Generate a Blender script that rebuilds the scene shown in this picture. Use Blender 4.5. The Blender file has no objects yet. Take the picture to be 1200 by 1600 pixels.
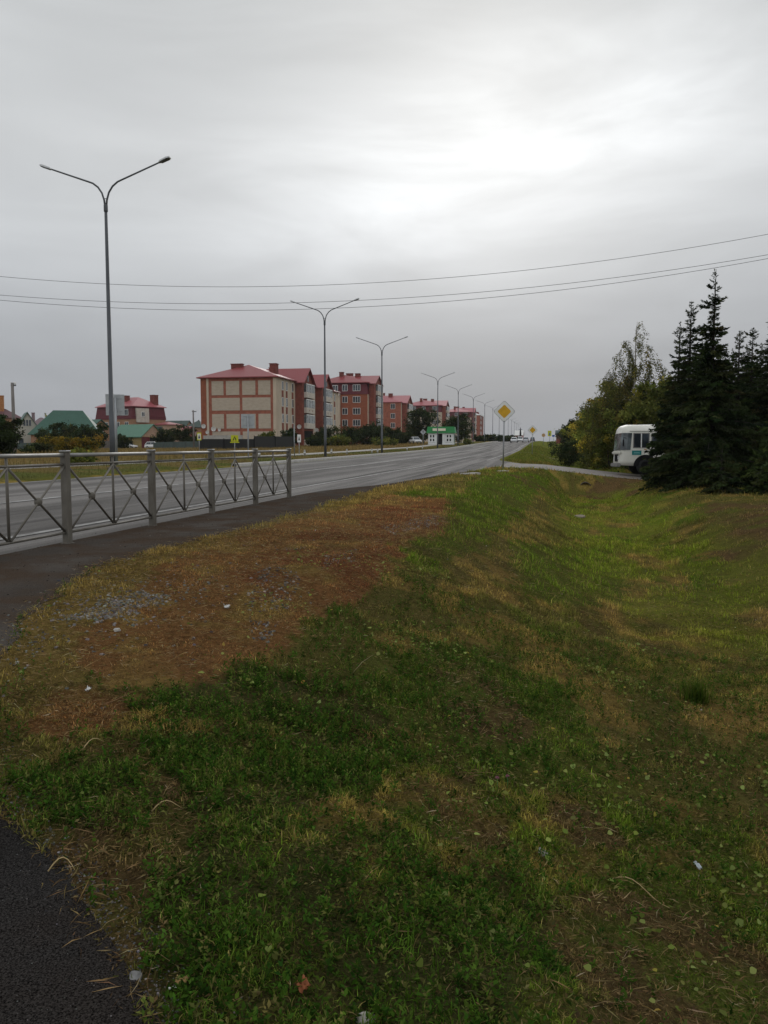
import bpy, bmesh, math, random
import numpy as np
from mathutils import Vector, Matrix
R = math.radians
random.seed(11)
rng = np.random.default_rng(5)
SC = bpy.context.scene
COL = SC.collection

# ------------------------------------------------------------------ camera
EYE = 1.15
TILT = math.atan(103 / 1250)
cam_d = bpy.data.cameras.new('camera')
cam_d.sensor_width = 36.0
cam_d.lens = 1250 / 1600 * 36.0
cam_d.clip_start = 0.05
cam_d.clip_end = 9000
cam = bpy.data.objects.new('camera', cam_d)
COL.objects.link(cam)
cam.location = (0, 0, EYE)
cam.rotation_euler = (R(90) - TILT, 0, 0)
SC.camera = cam

# ------------------------------------------------------------------ light
SUN_EL, SUN_AZ = R(24), R(7)          # behind thin cloud, ahead and slightly right
W = bpy.data.worlds.new('World')
SC.world = W
W.use_nodes = True
wn, wl = W.node_tree.nodes, W.node_tree.links
bg = wn['Background']
bg.inputs['Strength'].default_value = 0.1
sky = wn.new('ShaderNodeTexSky')
sky.sky_type = 'NISHITA'
sky.sun_disc = False
sky.sun_elevation = SUN_EL
sky.sun_rotation = SUN_AZ
sky.dust_density = 4
tc = wn.new('ShaderNodeTexCoord')

def wnode(t, **k):
    n = wn.new(t)
    for a, b in k.items():
        setattr(n, a, b)
    return n
def wmath(op, a, b=None, c=None):
    n = wnode('ShaderNodeMath', operation=op)
    for i, x in enumerate((a, b, c)):
        if x is None: continue
        if isinstance(x, (int, float)): n.inputs[i].default_value = x
        else: wl.new(x, n.inputs[i])
    return n.outputs[0]
sep = wnode('ShaderNodeSeparateXYZ')
wl.new(tc.outputs['Generated'], sep.inputs[0])
mp = wnode('ShaderNodeMapping')
mp.inputs['Scale'].default_value = (1.0, 1.0, 4.6)
mp.inputs['Rotation'].default_value = (0, R(-9), 0)
wl.new(tc.outputs['Generated'], mp.inputs[0])
nz = wnode('ShaderNodeTexNoise')
nz.inputs['Scale'].default_value = 2.6
nz.inputs['Detail'].default_value = 8
nz.inputs['Roughness'].default_value = 0.52
nz.inputs['Distortion'].default_value = 0.5
wl.new(mp.outputs[0], nz.inputs['Vector'])
nz2 = wnode('ShaderNodeTexNoise')
nz2.inputs['Scale'].default_value = 1.5
nz2.inputs['Detail'].default_value = 3
mp2 = wnode('ShaderNodeMapping')
mp2.inputs['Location'].default_value = (3.3, 1.7, 0.4)
mp2.inputs['Scale'].default_value = (1.0, 1.0, 3.0)
wl.new(tc.outputs['Generated'], mp2.inputs[0])
wl.new(mp2.outputs[0], nz2.inputs['Vector'])
cl = wmath('ADD', wmath('MULTIPLY', wmath('SUBTRACT', nz.outputs[0], 0.5), 0.36),
           wmath('MULTIPLY', wmath('SUBTRACT', nz2.outputs[0], 0.5), 0.30))
zz = wmath('ADD', sep.outputs['Z'], wmath('MULTIPLY', wmath('SUBTRACT', nz2.outputs[0], 0.5), 0.06))
rmp = wnode('ShaderNodeValToRGB')
wl.new(zz, rmp.inputs[0])
cr = rmp.color_ramp
stops = [(0.0, (.335, .352, .38)), (.09, (.36, .378, .405)), (.16, (.435, .455, .48)), (.25, (.57, .592, .612)),
         (.33, (.615, .635, .65)), (.5, (.585, .605, .615)), (1, (.72, .74, .755))]
cr.elements[0].position, cr.elements[0].color = stops[0][0], (*stops[0][1], 1)
cr.elements[1].position, cr.elements[1].color = stops[1][0], (*stops[1][1], 1)
for p, c in stops[2:]:
    e = cr.elements.new(p); e.color = (*c, 1)

def pix_dir(px, py):
    a, b = (px - 600) / 1250, (800 - py) / 1250
    t = TILT
    return Vector((a, math.cos(t) + b * math.sin(t), -math.sin(t) + b * math.cos(t)))
def glow(px, py, sx, sz, amp):
    """a bright thin spot of the cloud sheet: gaussian in direction space"""
    d = pix_dir(px, py).normalized()
    dx = wmath('MULTIPLY', wmath('SUBTRACT', sep.outputs['X'], d.x), 1 / sx)
    dz = wmath('MULTIPLY', wmath('SUBTRACT', zz, d.z), 1 / sz)
    dz = wmath('SUBTRACT', dz, wmath('MULTIPLY', dx, .35))
    q = wmath('ADD', wmath('MULTIPLY', dx, dx), wmath('MULTIPLY', dz, dz))
    q = wmath('MAXIMUM', wmath('ADD', q, wmath('MULTIPLY', wmath('SUBTRACT', nz.outputs[0], 0.5), -2.6)), 0.0)
    g = wmath('POWER', 2.718, wmath('MULTIPLY', q, -1.0))
    front = wmath('GREATER_THAN', sep.outputs['Y'], 0.0)
    return wmath('MULTIPLY', wmath('MULTIPLY', g, front), amp)
gl = wmath('ADD', wmath('ADD', glow(765, 250, .23, .095,   .66), glow(990, 175, .15, .04, .16)), glow(780, 270, .36, .15, .10))
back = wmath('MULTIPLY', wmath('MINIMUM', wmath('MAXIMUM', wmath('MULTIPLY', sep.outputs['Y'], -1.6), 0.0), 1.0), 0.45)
tot = wmath('ADD', wmath('ADD', wmath('ADD', 1.0, cl), gl), back)   # unseen sky behind the camera, brightened to light the facades
vm = wnode('ShaderNodeVectorMath', operation='SCALE')
wl.new(rmp.outputs[0], vm.inputs[0])
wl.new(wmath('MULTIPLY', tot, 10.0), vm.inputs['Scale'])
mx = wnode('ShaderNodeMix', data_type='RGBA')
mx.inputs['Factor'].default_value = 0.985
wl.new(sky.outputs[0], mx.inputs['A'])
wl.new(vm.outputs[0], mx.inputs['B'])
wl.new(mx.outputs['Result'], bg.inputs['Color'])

sun_d = bpy.data.lights.new('sun', 'SUN')
sun_d.energy = 0.6
sun_d.angle = R(25)
sun_d.color = (1, .97, .93)
sun = bpy.data.objects.new('sun', sun_d)
COL.objects.link(sun)
sun.rotation_euler = Vector((-math.sin(SUN_AZ) * math.cos(SUN_EL), -math.cos(SUN_AZ) * math.cos(SUN_EL), -math.sin(SUN_EL))).to_track_quat('-Z', 'Y').to_euler()

SC.view_settings.view_transform = 'Standard'
SC.view_settings.look = 'None'
SC.view_settings.exposure = 0.0
SC.view_settings.gamma = 1.0

# ------------------------------------------------------------------ frames
TH = math.atan(248 / 1250)            # the road runs 11 degrees to the right of the view
ST, CT = math.sin(TH), math.cos(TH)
def P(u, v, z=0.0):                   # u along the road, v to its right
    return Vector((ST * u + CT * v, CT * u - ST * v, z))
def UV(x, y):
    return ST * x + CT * y, CT * x - ST * y
def at(px, py, Y):                    # a place seen in the photo, at forward distance Y
    d = pix_dir(px, py)
    return Vector((0, 0, EYE)) + d * (Y / d.y)

# ------------------------------------------------------------------ noise (numpy)
def _hash(ix, iy, seed):
    h = (ix.astype(np.int64) * 374761393 + iy.astype(np.int64) * 668265263 + seed * 1442695041) & 0x7fffffff
    h = ((h ^ (h >> 13)) * 1274126177) & 0x7fffffff
    h = (h ^ (h >> 16)) & 0xffff
    return h / 65535.0
def vnoise(x, y, seed=0):
    x = np.asarray(x, float); y = np.asarray(y, float)
    ix, iy = np.floor(x), np.floor(y)
    fx, fy = x - ix, y - iy
    fx = fx * fx * (3 - 2 * fx); fy = fy * fy * (3 - 2 * fy)
    a = _hash(ix, iy, seed); b = _hash(ix + 1, iy, seed); c = _hash(ix, iy + 1, seed); d = _hash(ix + 1, iy + 1, seed)
    return (a * (1 - fx) + b * fx) * (1 - fy) + (c * (1 - fx) + d * fx) * fy
def fbm(x, y, seed=0, oct=4):
    s, a, t = 0, 1.0, 0
    for k in range(oct):
        s = s + a * vnoise(np.asarray(x) * 2 ** k, np.asarray(y) * 2 ** k, seed + k * 17)
        t += a; a *= .55
    return s / t
def ss(x, a, b):
    t = np.clip((np.asarray(x, float) - a) / (b - a), 0, 1)
    return t * t * (3 - 2 * t)

# ------------------------------------------------------------------ terrain
U_R = [-3000, -20, 0, 40, 75, 118, 150, 230, 400, 600, 900, 4000]
Z_R = [0, 0, 0, .03, .22, .55, 1.05, 2.2, 3.5, 4.9, 3.5, -25]
UE = [-3, 0, 1.4, 1.8, 2.25, 2.85, 3.5, 4.26, 5.3, 6.9, 8.8, 12.2, 17, 21.6, 26, 30, 36, 41, 45, 53, 56, 62, 4000]
VE = [.3, .2, -.5, -.93, -1.45, -2.2, -2.85, -3.27, -3.72, -4.15, -4.08, -4.0, -4.2, -4.3, -4.1, -3.7, -3.0, -2.5, -2.0, -1.6, -2.6, -3.0, -3.0]
def zroad(u): return np.interp(u, U_R, Z_R)
def vedge(u): return np.interp(u, UE, VE) + .10 * (vnoise(np.asarray(u) * 1.3, np.asarray(u) * 0, 3) - .5) + .11 * (vnoise(np.asarray(u) * 5, np.asarray(u) * 0, 4) - .5)
def gz(u, v):
    u = np.asarray(u, float); v = np.asarray(v, float)
    u, v = np.broadcast_arrays(u, v)
    f = 1 - .92 * ss(-v, 20, 95)
    f = f * (1 - .3 * ss(v, 20, 120))
    zr = zroad(u) * f
    cross = np.interp(v, [-3000, -30, -16, -14.6, -13.5, -9.5, -6, 3000], [.25, .38, .38, .33, .2, .13, 0, 0])
    dip = -.32 * (1 - ss(u, 1, 8.5)) * ss(v, -6, -3.0)
    left = cross + dip
    ve = vedge(u)
    zb = np.interp(u, [-5, 0, 8, 20, 42, 60, 90, 400], [-.88, -.92, -1.12, -1.44, -1.34, -1.1, -.8, -.5])
    lip = dip - .07
    bot0 = 1.35
    l1 = np.minimum(ve + 1.25 + .9 * ss(u, 5, 11), .3)
    z = np.where(v < ve, left, dip - .07 * ss((v - ve) / np.maximum(l1 - ve, .1), 0, 1))
    t = ss((v - l1) / (bot0 - l1), 0, 1)
    t = .55 * t + .45 * np.clip((v - l1) / (bot0 - l1), 0, 1)
    z = np.where(v > l1, lip + (zb - lip) * t, z)
    up = np.interp(v, [2.7, 3.2, 4.2, 5.1, 6.0, 9, 14, 3000], [0, .08, .56, .86, .95, .98, 1.0, 1.0])
    top = np.interp(u, [-5, 8, 30, 60, 90], [-.30, -.32, -.45, -.38, -.2])
    z = np.where(v > 2.7, zb + (top - zb) * up, z)
    w = ss(u, 41.0, 43.3) * (1 - ss(u, 52.4, 55))
    zs = np.interp(v, [-4, 0, 4, 10, 40, 3000], [.0, -.12, -.56, -1.03, -1.12, -1.12])
    z = np.where(v > ve, z * (1 - w) + zs * w, z)
    rough = ss(v - ve, .05, .6) * np.clip(1.2 - u / 80, .25, 1) * (1 - w * .8)
    z = z + rough * (.10 * (fbm(u * .7, v * .7, 21, 3) - .5) + .05 * (fbm(u * 3.1, v * 3.1, 33, 3) - .5))
    return zr + z
def gz1(u, v): return float(gz(u, v))
def gxy(x, y):
    u, v = UV(x, y); return gz1(u, v)
def hit(px, py):
    """where the ray through a photo pixel meets the ground"""
    d = pix_dir(px, py); o = Vector((0, 0, EYE)); s = .3
    p = o
    while s < 3000:
        p = o + d * s
        if p.z < gxy(p.x, p.y): break
        s *= 1.006
    return p

# ------------------------------------------------------------------ materials
def new_mat(name):
    m = bpy.data.materials.new(name); m.use_nodes = True
    return m, m.node_tree.nodes, m.node_tree.links, m.node_tree.nodes['Principled BSDF']
def mat(name, c, rough=.75, var=.18, scale=4.0, metal=0.0, bump=0.0, bscale=30.0, c2=None, spec=.35, stretch=(1, 1, 1), detail=5):
    """base colour broken up by two scales of noise; optional second colour for wear and dirt"""
    m, n, l, p = new_mat(name)
    co = n.new('ShaderNodeTexCoord'); mpn = n.new('ShaderNodeMapping')
    mpn.inputs['Scale'].default_value = stretch
    l.new(co.outputs['Object'], mpn.inputs[0])
    t = n.new('ShaderNodeTexNoise'); t.inputs['Scale'].default_value = scale; t.inputs['Detail'].default_value = detail
    t.inputs['Roughness'].default_value = .62
    l.new(mpn.outputs[0], t.inputs['Vector'])
    r = n.new('ShaderNodeValToRGB'); l.new(t.outputs[0], r.inputs[0])
    lo = c2 if c2 else tuple(x * (1 - var) for x in c)
    hi = c if c2 else tuple(min(1, x * (1 + var)) for x in c)
    r.color_ramp.elements[0].position = .36; r.color_ramp.elements[0].color = (*lo, 1)
    r.color_ramp.elements[1].position = .64; r.color_ramp.elements[1].color = (*hi, 1)
    l.new(r.outputs[0], p.inputs['Base Color'])
    p.inputs['Roughness'].default_value = rough; p.inputs['Metallic'].default_value = metal
    p.inputs['Specular IOR Level'].default_value = spec
    if bump:
        b = n.new('ShaderNodeTexNoise'); b.inputs['Scale'].default_value = bscale; b.inputs['Detail'].default_value = 4
        l.new(mpn.outputs[0], b.inputs['Vector'])
        bn = n.new('ShaderNodeBump'); bn.inputs['Strength'].default_value = bump; bn.inputs['Distance'].default_value = .02
        l.new(b.outputs[0], bn.inputs['Height']); l.new(bn.outputs[0], p.inputs['Normal'])
    return m
def glass(name, c=(.02, .025, .03), rough=.08):
    m, n, l, p = new_mat(name)
    co = n.new('ShaderNodeTexCoord'); t = n.new('ShaderNodeTexNoise'); t.inputs['Scale'].default_value = 1.3
    l.new(co.outputs['Object'], t.inputs['Vector'])
    r = n.new('ShaderNodeValToRGB'); l.new(t.outputs[0], r.inputs[0])
    r.color_ramp.elements[0].position = .4; r.color_ramp.elements[0].color = (*c, 1)
    r.color_ramp.elements[1].position = .62; r.color_ramp.elements[1].color = (*(x * 3.2 for x in c), 1)
    l.new(r.outputs[0], p.inputs['Base Color'])
    p.inputs['Roughness'].default_value = rough; p.inputs['Specular IOR Level'].default_value = .6
    return m
def leafmat(name, trans=.3, rough=.6):
    """leaf or blade: colour of each leaf is carried by the mesh; thin, lets some light through"""
    m, n, l, p = new_mat(name)
    a = n.new('ShaderNodeAttribute'); a.attribute_name = 'Col'
    l.new(a.outputs['Color'], p.inputs['Base Color'])
    p.inputs['Roughness'].default_value = rough; p.inputs['Specular IOR Level'].default_value = 0.0
    if trans:
        tr = n.new('ShaderNodeBsdfTranslucent'); l.new(a.outputs['Color'], tr.inputs['Color'])
        mxs = n.new('ShaderNodeMixShader'); mxs.inputs[0].default_value = trans
        l.new(p.outputs[0], mxs.inputs[1]); l.new(tr.outputs[0], mxs.inputs[2])
        l.new(mxs.outputs[0], n['Material Output'].inputs['Surface'])
    return m

M = {}
M['leaf'] = leafmat('leaf', .45)
M['needle'] = leafmat('needle', .08, .7)
M['blade'] = leafmat('blade', .40, .6)
M['stone'] = leafmat('stone', 0, .85)
M['bark'] = mat('bark', (.09, .07, .055), .9, .35, 9, bump=.6, bscale=25, stretch=(1, 1, .25))
M['dark_bark'] = mat('dark_bark', (.030, .025, .021), .95, .3, 9)
M['birch_bark'] = mat('birch_bark', (.5, .48, .44), .85, scale=7, c2=(.12, .10, .09), stretch=(.6, .6, 2.5))
M['galv'] = mat('galvanised', (.30, .31, .32), .48, .16, 5, metal=.55, stretch=(1, 1, .2))
M['galv_dark'] = mat('galvanised_dark', (.085, .09, .098), .6, .18, 5, metal=.25, stretch=(1, 1, .2))
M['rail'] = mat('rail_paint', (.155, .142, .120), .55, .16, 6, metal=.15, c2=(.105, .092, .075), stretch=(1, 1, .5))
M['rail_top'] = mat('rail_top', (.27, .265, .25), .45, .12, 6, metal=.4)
M['lamp_head'] = mat('lamp_head', (.55, .56, .57), .5, .08, 8)
M['lamp_lens'] = mat('lamp_lens', (.045, .045, .05), .3, .2, 8)
M['sign_back'] = mat('sign_back', (.36, .375, .385), .55, .14, 3, metal=.2)
M['sign_white'] = mat('sign_white', (.72, .72, .70), .5, .06, 5)
M['sign_yellow'] = mat('sign_yellow', (.60, .33, .012), .45, .10, 5)
M['sign_black'] = mat('sign_black', (.02, .02, .022), .5, .2, 5)
M['sign_lime'] = mat('sign_lime', (.48, .50, .012), .5, .06, 5)
M['sign_blue'] = mat('sign_blue', (.03, .10, .33), .5, .1, 5)
M['sign_orange'] = mat('sign_orange', (.45, .28, .13), .6, .1, 5)
M['brick_o'] = mat('orange_brick', (.29, .092, .048), .85, .20, 1.6, c2=(.225, .072, .040), detail=9)
M['brick_r'] = mat('red_brick', (.20, .06, .042), .85, .22, 1.4, detail=9)
M['brick_b'] = mat('band_brick', (.29, .10, .065), .85, .2, 1.5, detail=9)
M['plaster'] = mat('beige_plaster', (.55, .46, .36), .9, .10, .7, c2=(.45, .37, .285), stretch=(1, 1, .35), detail=8)
M['panel'] = mat('pale_brick_panel', (.47, .40, .32), .9, .08, 1.2, c2=(.40, .335, .265), stretch=(1, 1, 2.5), detail=9)
M['roof_r'] = mat('red_metal_roof', (0.24, 0.04675, 0.051), .42, .12, .8, c2=(.25, .042, .045), stretch=(3, 3, .3), spec=.5)
M['roof_p'] = mat('pink_metal_roof', (0.3312, 0.085, 0.09775), .42, .10, .8, stretch=(3, 3, .3), spec=.5)
M['mansard'] = mat('dark_red_cladding', (0.1054, 0.0154, 0.0224), .6, .14, 1.2, stretch=(4, 4, .3))
M['roof_g'] = mat('green_metal_roof', (0.0175, 0.08, 0.0525), .5, .14, .8, stretch=(3, 3, .4), spec=.5)
M['roof_g2'] = mat('pale_green_roof', (0.0589, 0.1674, 0.1085), .5, .12, .8, stretch=(3, 3, .4), spec=.5)
M['roof_b'] = mat('brown_metal_roof', (.11, .05, .055), .55, .15, .9)
M['roof_m'] = mat('mauve_slate_roof', (.19, .14, .15), .8, .15, 1.2)
M['roof_k'] = mat('black_green_roof', (.05, .075, .065), .6, .15, 1.0)
M['wall_w'] = mat('white_render', (0.425, 0.408, 0.357), .9, .08, .8, c2=(.42, .395, .34))
M['wall_y'] = mat('yellow_render', (0.3, 0.225, 0.09), .9, .1, .8)
M['wall_o'] = mat('orange_render', (0.3168, 0.1794, 0.1105), .9, .12, 1.0)
M['wall_p'] = mat('peach_render', (0.4, 0.272, 0.198), .9, .1, 1.0)
M['chimney'] = mat('chimney_brick', (.17, .05, .04), .9, .2, 3)
M['chimney_o'] = mat('orange_chimney', (.36, .16, .06), .9, .2, 3)
M['frame_w'] = mat('white_frame', (.70, .70, .68), .5, .06, 4)
M['glass'] = glass('dark_glass')
M['glass_b'] = glass('balcony_glass', (.055, .065, .068), .12)
M['balc'] = mat('balcony_panel', (.52, .47, .41), .8, .12, 1.4)
M['white'] = mat('white_panel', (.66, .67, .66), .55, .07, 2)
M['green_p'] = mat('green_fascia', (.016, .20, .05), .45, .10, 2)
M['cream'] = mat('cream_board', (.74, .70, .55), .6, .05, 4)
M['dark'] = mat('dark_void', (.012, .012, .013), .8, .3, 3, spec=.05)
M['black_fence'] = mat('black_sheet_fence', (.012, .013, .014), .55, .3, 2, stretch=(6, 6, .3))
M['grey_fence'] = mat('grey_board_fence', (.16, .15, .14), .85, .2, 1.5, stretch=(5, 5, .4))
M['green_fence'] = mat('green_mesh_fence', (.06, .085, .08), .8, .2, 2)
M['conc'] = mat('pale_concrete', (.40, .385, .36), .9, .16, 2.2, c2=(.29, .275, .255), bump=.3, detail=8)
M['conc_pole'] = mat('concrete_pole', (.17, .155, .145), .9, .18, 3, stretch=(1, 1, .3))
M['dish'] = mat('dish_metal', (.55, .54, .52), .6, .08, 4)
M['rubber'] = mat('tyre_rubber', (.014, .014, .015), .85, .3, 12)
M['rim'] = mat('wheel_rim', (.30, .30, .31), .45, .15, 8, metal=.5)
M['bus'] = mat('bus_cream_paint', (.74, .73, .66), .38, .05, 1.6, c2=(.66, .65, .58), spec=.5)
M['teal'] = mat('teal_board', (.01, .19, .19), .5, .08, 6)
M['teal_l'] = mat('pale_teal', (.22, .45, .43), .5, .08, 6)
M['bumper'] = mat('bumper_grey', (.20, .195, .185), .6, .15, 6)
M['car_w'] = mat('white_car_paint', (.68, .69, .70), .3, .04, 2, spec=.6)
M['car_d'] = mat('dark_car_paint', (.035, .038, .045), .3, .1, 2, spec=.6)
M['car_s'] = mat('silver_car_paint', (.42, .43, .45), .32, .06, 2, spec=.6)
M['headlight'] = mat('headlight', (.75, .76, .78), .15, .05, 8, spec=.7)
M['taillight'] = mat('taillight', (.30, .012, .012), .25, .1, 8)
M['red'] = mat('red_paint', (.33, .03, .03), .6, .1, 3)
M['wire'] = mat('power_cable', (.035, .036, .04), .6, .2, 3)
M['pipe'] = mat('pipe_concrete', (.095, .078, .060), .9, .2, 5)
M['paint'] = None

# ------------------------------------------------------------------ mesh helpers
def link(o, parent=None):
    COL.objects.link(o)
    if parent is not None: o.parent = parent
    return o
def tag(o, label=None, cat=None, group=None, kind=None):
    if label: o['label'] = label
    if cat: o['category'] = cat
    if group: o['group'] = group
    if kind: o['kind'] = kind
    return o
def thing(name, label, cat, loc=(0, 0, 0), rz=0.0, group=None):
    o = bpy.data.objects.new(name, None); o.empty_display_size = .3
    link(o); o.location = loc; o.rotation_euler = (0, 0, rz)
    return tag(o, label, cat, group)
def copy_tree(o, parent=None):
    c = o.copy(); COL.objects.link(c); c.parent = parent
    for ch in list(o.children): copy_tree(ch, c)
    return c

def np_mesh(name, verts, faces_flat, starts, totals, mats, parent=None, col=None, smooth=False, midx=None):
    me = bpy.data.meshes.new(name)
    verts = np.ascontiguousarray(verts, dtype=np.float32)
    me.vertices.add(len(verts)); me.vertices.foreach_set('co', verts.ravel())
    me.loops.add(len(faces_flat)); me.loops.foreach_set('vertex_index', np.ascontiguousarray(faces_flat, dtype=np.int32))
    me.polygons.add(len(starts))
    me.polygons.foreach_set('loop_start', np.ascontiguousarray(starts, dtype=np.int32))
    me.polygons.foreach_set('loop_total', np.ascontiguousarray(totals, dtype=np.int32))
    if smooth: me.polygons.foreach_set('use_smooth', np.ones(len(starts), dtype=bool))
    if midx is not None: me.polygons.foreach_set('material_index', np.ascontiguousarray(midx, dtype=np.int32))
    for m in mats: me.materials.append(m)
    if col is not None:
        a = me.color_attributes.new('Col', 'FLOAT_COLOR', 'POINT')
        c4 = np.ones((len(verts), 4), dtype=np.float32); c4[:, :3] = col
        a.data.foreach_set('color', c4.ravel())
    me.update(calc_edges=True)
    o = bpy.data.objects.new(name, me)
    return link(o, parent)
def quads_obj(name, V, mats, parent=None, col=None, k=4, smooth=False):
    """V: (n, k, 3) loose polygons; col: (n, 3) or (n, k, 3)"""
    n = len(V)
    if col is not None:
        col = np.repeat(col[:, None, :], k, 1) if col.ndim == 2 else col
        col = col.reshape(-1, 3)
    return np_mesh(name, V.reshape(-1, 3), np.arange(n * k), np.arange(n) * k, np.full(n, k), mats, parent, col, smooth)

class MB:
    """collects simple solids, then becomes one mesh object"""
    def __init__(s): s.v, s.f = [], []
    def poly(s, pts):
        b = len(s.v); s.v += [tuple(p) for p in pts]; s.f.append(tuple(range(b, b + len(pts)))); return s
    def box(s, x0, x1, y0, y1, z0, z1):
        b = len(s.v)
        s.v += [(x0, y0, z0), (x1, y0, z0), (x1, y1, z0), (x0, y1, z0), (x0, y0, z1), (x1, y0, z1), (x1, y1, z1), (x0, y1, z1)]
        s.f += [tuple(b + i for i in q) for q in ((0, 3, 2, 1), (4, 5, 6, 7), (0, 1, 5, 4), (1, 2, 6, 5), (2, 3, 7, 6), (3, 0, 4, 7))]
        return s
    def tube(s, pts, r, n=8, cap=True):
        pts = [Vector(p) for p in pts]
        rs = r if isinstance(r, (list, tuple)) else [r] * len(pts)
        b = len(s.v); ref = None
        for i, p in enumerate(pts):
            d = (pts[min(i + 1, len(pts) - 1)] - pts[max(i - 1, 0)]).normalized()
            if ref is None:
                ref = Vector((0, 0, 1)) if abs(d.z) < .9 else Vector((1, 0, 0))
            a = d.cross(ref)
            if a.length < 1e-4: a = d.orthogonal()
            a.normalize(); c = d.cross(a).normalized(); ref = c.cross(d) * -1 if False else ref
            for k in range(n):
                t = 2 * math.pi * k / n
                s.v.append(tuple(p + (a * math.cos(t) + c * math.sin(t)) * rs[i]))
        for i in range(len(pts) - 1):
            for k in range(n):
                k2 = (k + 1) % n
                s.f.append((b + i * n + k, b + i * n + k2, b + (i + 1) * n + k2, b + (i + 1) * n + k))
        if cap:
            s.f.append(tuple(b + k for k in range(n))[::-1]); e = b + (len(pts) - 1) * n
            s.f.append(tuple(e + k for k in range(n)))
        return s
    def prism(s, pts, off):
        """a closed outline pushed along a vector"""
        n = len(pts); b = len(s.v); off = Vector(off)
        s.v += [tuple(p) for p in pts] + [tuple(Vector(p) + off) for p in pts]
        s.f.append(tuple(b + i for i in range(n))); s.f.append(tuple(b + n + i for i in range(n))[::-1])
        for i in range(n):
            j = (i + 1) % n
            s.f.append((b + j, b + i, b + n + i, b + n + j))
        return s
    def lathe(s, prof, n=16, axis='z', c=(0, 0, 0)):
        b = len(s.v)
        for r, h in prof:
            for k in range(n):
                t = 2 * math.pi * k / n; x, y = r * math.cos(t), r * math.sin(t)
                q = (x, y, h) if axis == 'z' else ((h, x, y) if axis == 'x' else (x, h, y))
                s.v.append((q[0] + c[0], q[1] + c[1], q[2] + c[2]))
        for i in range(len(prof) - 1):
            for k in range(n):
                k2 = (k + 1) % n
                s.f.append((b + i * n + k, b + i * n + k2, b + (i + 1) * n + k2, b + (i + 1) * n + k))
        s.f.append(tuple(b + k for k in range(n))); e = b + (len(prof) - 1) * n
        s.f.append(tuple(e + k for k in range(n))[::-1])
        return s
    def build(s, name, m, parent=None, smooth=False, bevel=0.0, seg=1):
        me = bpy.data.meshes.new(name)
        bm = bmesh.new()
        vs = [bm.verts.new(v) for v in s.v]
        for f in s.f:
            try: bm.faces.new([vs[i] for i in f])
            except ValueError: pass
        bmesh.ops.recalc_face_normals(bm, faces=bm.faces)
        if bevel:
            bmesh.ops.bevel(bm, geom=list(bm.edges), offset=bevel, segments=seg, affect='EDGES', clamp_overlap=True)
        bm.to_mesh(me); bm.free()
        if m is not None: me.materials.append(m)
        if smooth:
            for p in me.polygons: p.use_smooth = True
        o = bpy.data.objects.new(name, me)
        return link(o, parent)

# ------------------------------------------------------------------ what grows where (colour of the ground cover itself)
def poly_uv(pts): return [UV(*hit(*p)[:2]) for p in pts]
def inside(poly, u, v):
    r = np.zeros(u.shape, bool); n = len(poly)
    for i in range(n):
        (a, b), (c, d) = poly[i], poly[(i + 1) % n]
        if abs(d - b) < 1e-9: continue
        m = ((b > v) != (d > v)) & (u < (c - a) * (v - b) / (d - b) + a)
        r ^= m
    return r
ZP = {k: [poly_uv(p) for p in v] for k, v in dict(
    brown=[[(330, 846), (480, 812), (600, 772), (690, 778), (708, 800), (690, 832), (620, 850), (600, 900), (540, 942), (450, 1012), (330, 1062), (150, 1078), (100, 1010), (190, 930), (260, 880)],
           [(60, 1090), (230, 1075), (240, 1110), (120, 1160), (40, 1150)]],
    red=[[(480, 835), (600, 790), (700, 785), (690, 825), (620, 840), (590, 900), (520, 945), (400, 935), (360, 900)]],
    lush=[[(210, 1095), (380, 1042), (470, 1060), (620, 1120), (640, 1200), (560, 1250), (420, 1290), (330, 1290), (260, 1230)],
          [(330, 1300), (560, 1285), (720, 1330), (860, 1380), (890, 1500), (820, 1640), (260, 1640), (215, 1440), (260, 1360)],
          [(60, 1190), (190, 1185), (250, 1260), (200, 1320), (60, 1290), (30, 1240)]],
    litter=[[(190, 1210), (340, 1262), (330, 1330), (250, 1460), (160, 1470), (110, 1330)], [(840, 1400), (960, 1380), (1230, 1520), (1230, 1640), (930, 1640)],
            [(640, 1005), (760, 1040), (860, 1140), (800, 1165), (690, 1110)], [(90, 1400), (170, 1420), (330, 1640), (240, 1640)], [(640, 1210), (740, 1220), (790, 1330), (700, 1320)],
            [(860, 1250), (960, 1290), (1000, 1330), (900, 1330)]],
    green=[[(600, 858), (720, 782), (760, 742), (860, 750), (830, 800), (770, 860), (660, 905)], [(820, 850), (960, 850), (1000, 930), (900, 960), (820, 930)],
           [(470, 1050), (700, 1010), (900, 1080), (980, 1240), (820, 1240), (640, 1130)], [(1040, 850), (1150, 880), (1120, 950), (1040, 930)]],
    tan=[[(900, 800), (1010, 800), (1000, 835), (920, 830)], [(1000, 860), (1070, 870), (1090, 950), (1000, 960)], [(950, 940), (1010, 950), (990, 985), (940, 980)], [(1050, 1060), (1230, 1080), (1230, 1150), (1080, 1140)],
         [(690, 880), (800, 870), (830, 950), (740, 940)]],
    dirt=[[(1100, 790), (1230, 790), (1230, 930), (1140, 900)], [(790, 742), (1010, 744), (1000, 775), (900, 775), (830, 765)]],
).items()}
PAL = dict(base=(.125, .120, .028), lush=(.050, .112, .012), green=(.088, .155, .012), brown=(.265, .125, .046), red=(.215, .074, .032),
           litter=(.125, .078, .036), tan=(.30, .205, .058), dirt=(.115, .070, .036), edge=(.25, .175, .05))
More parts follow.
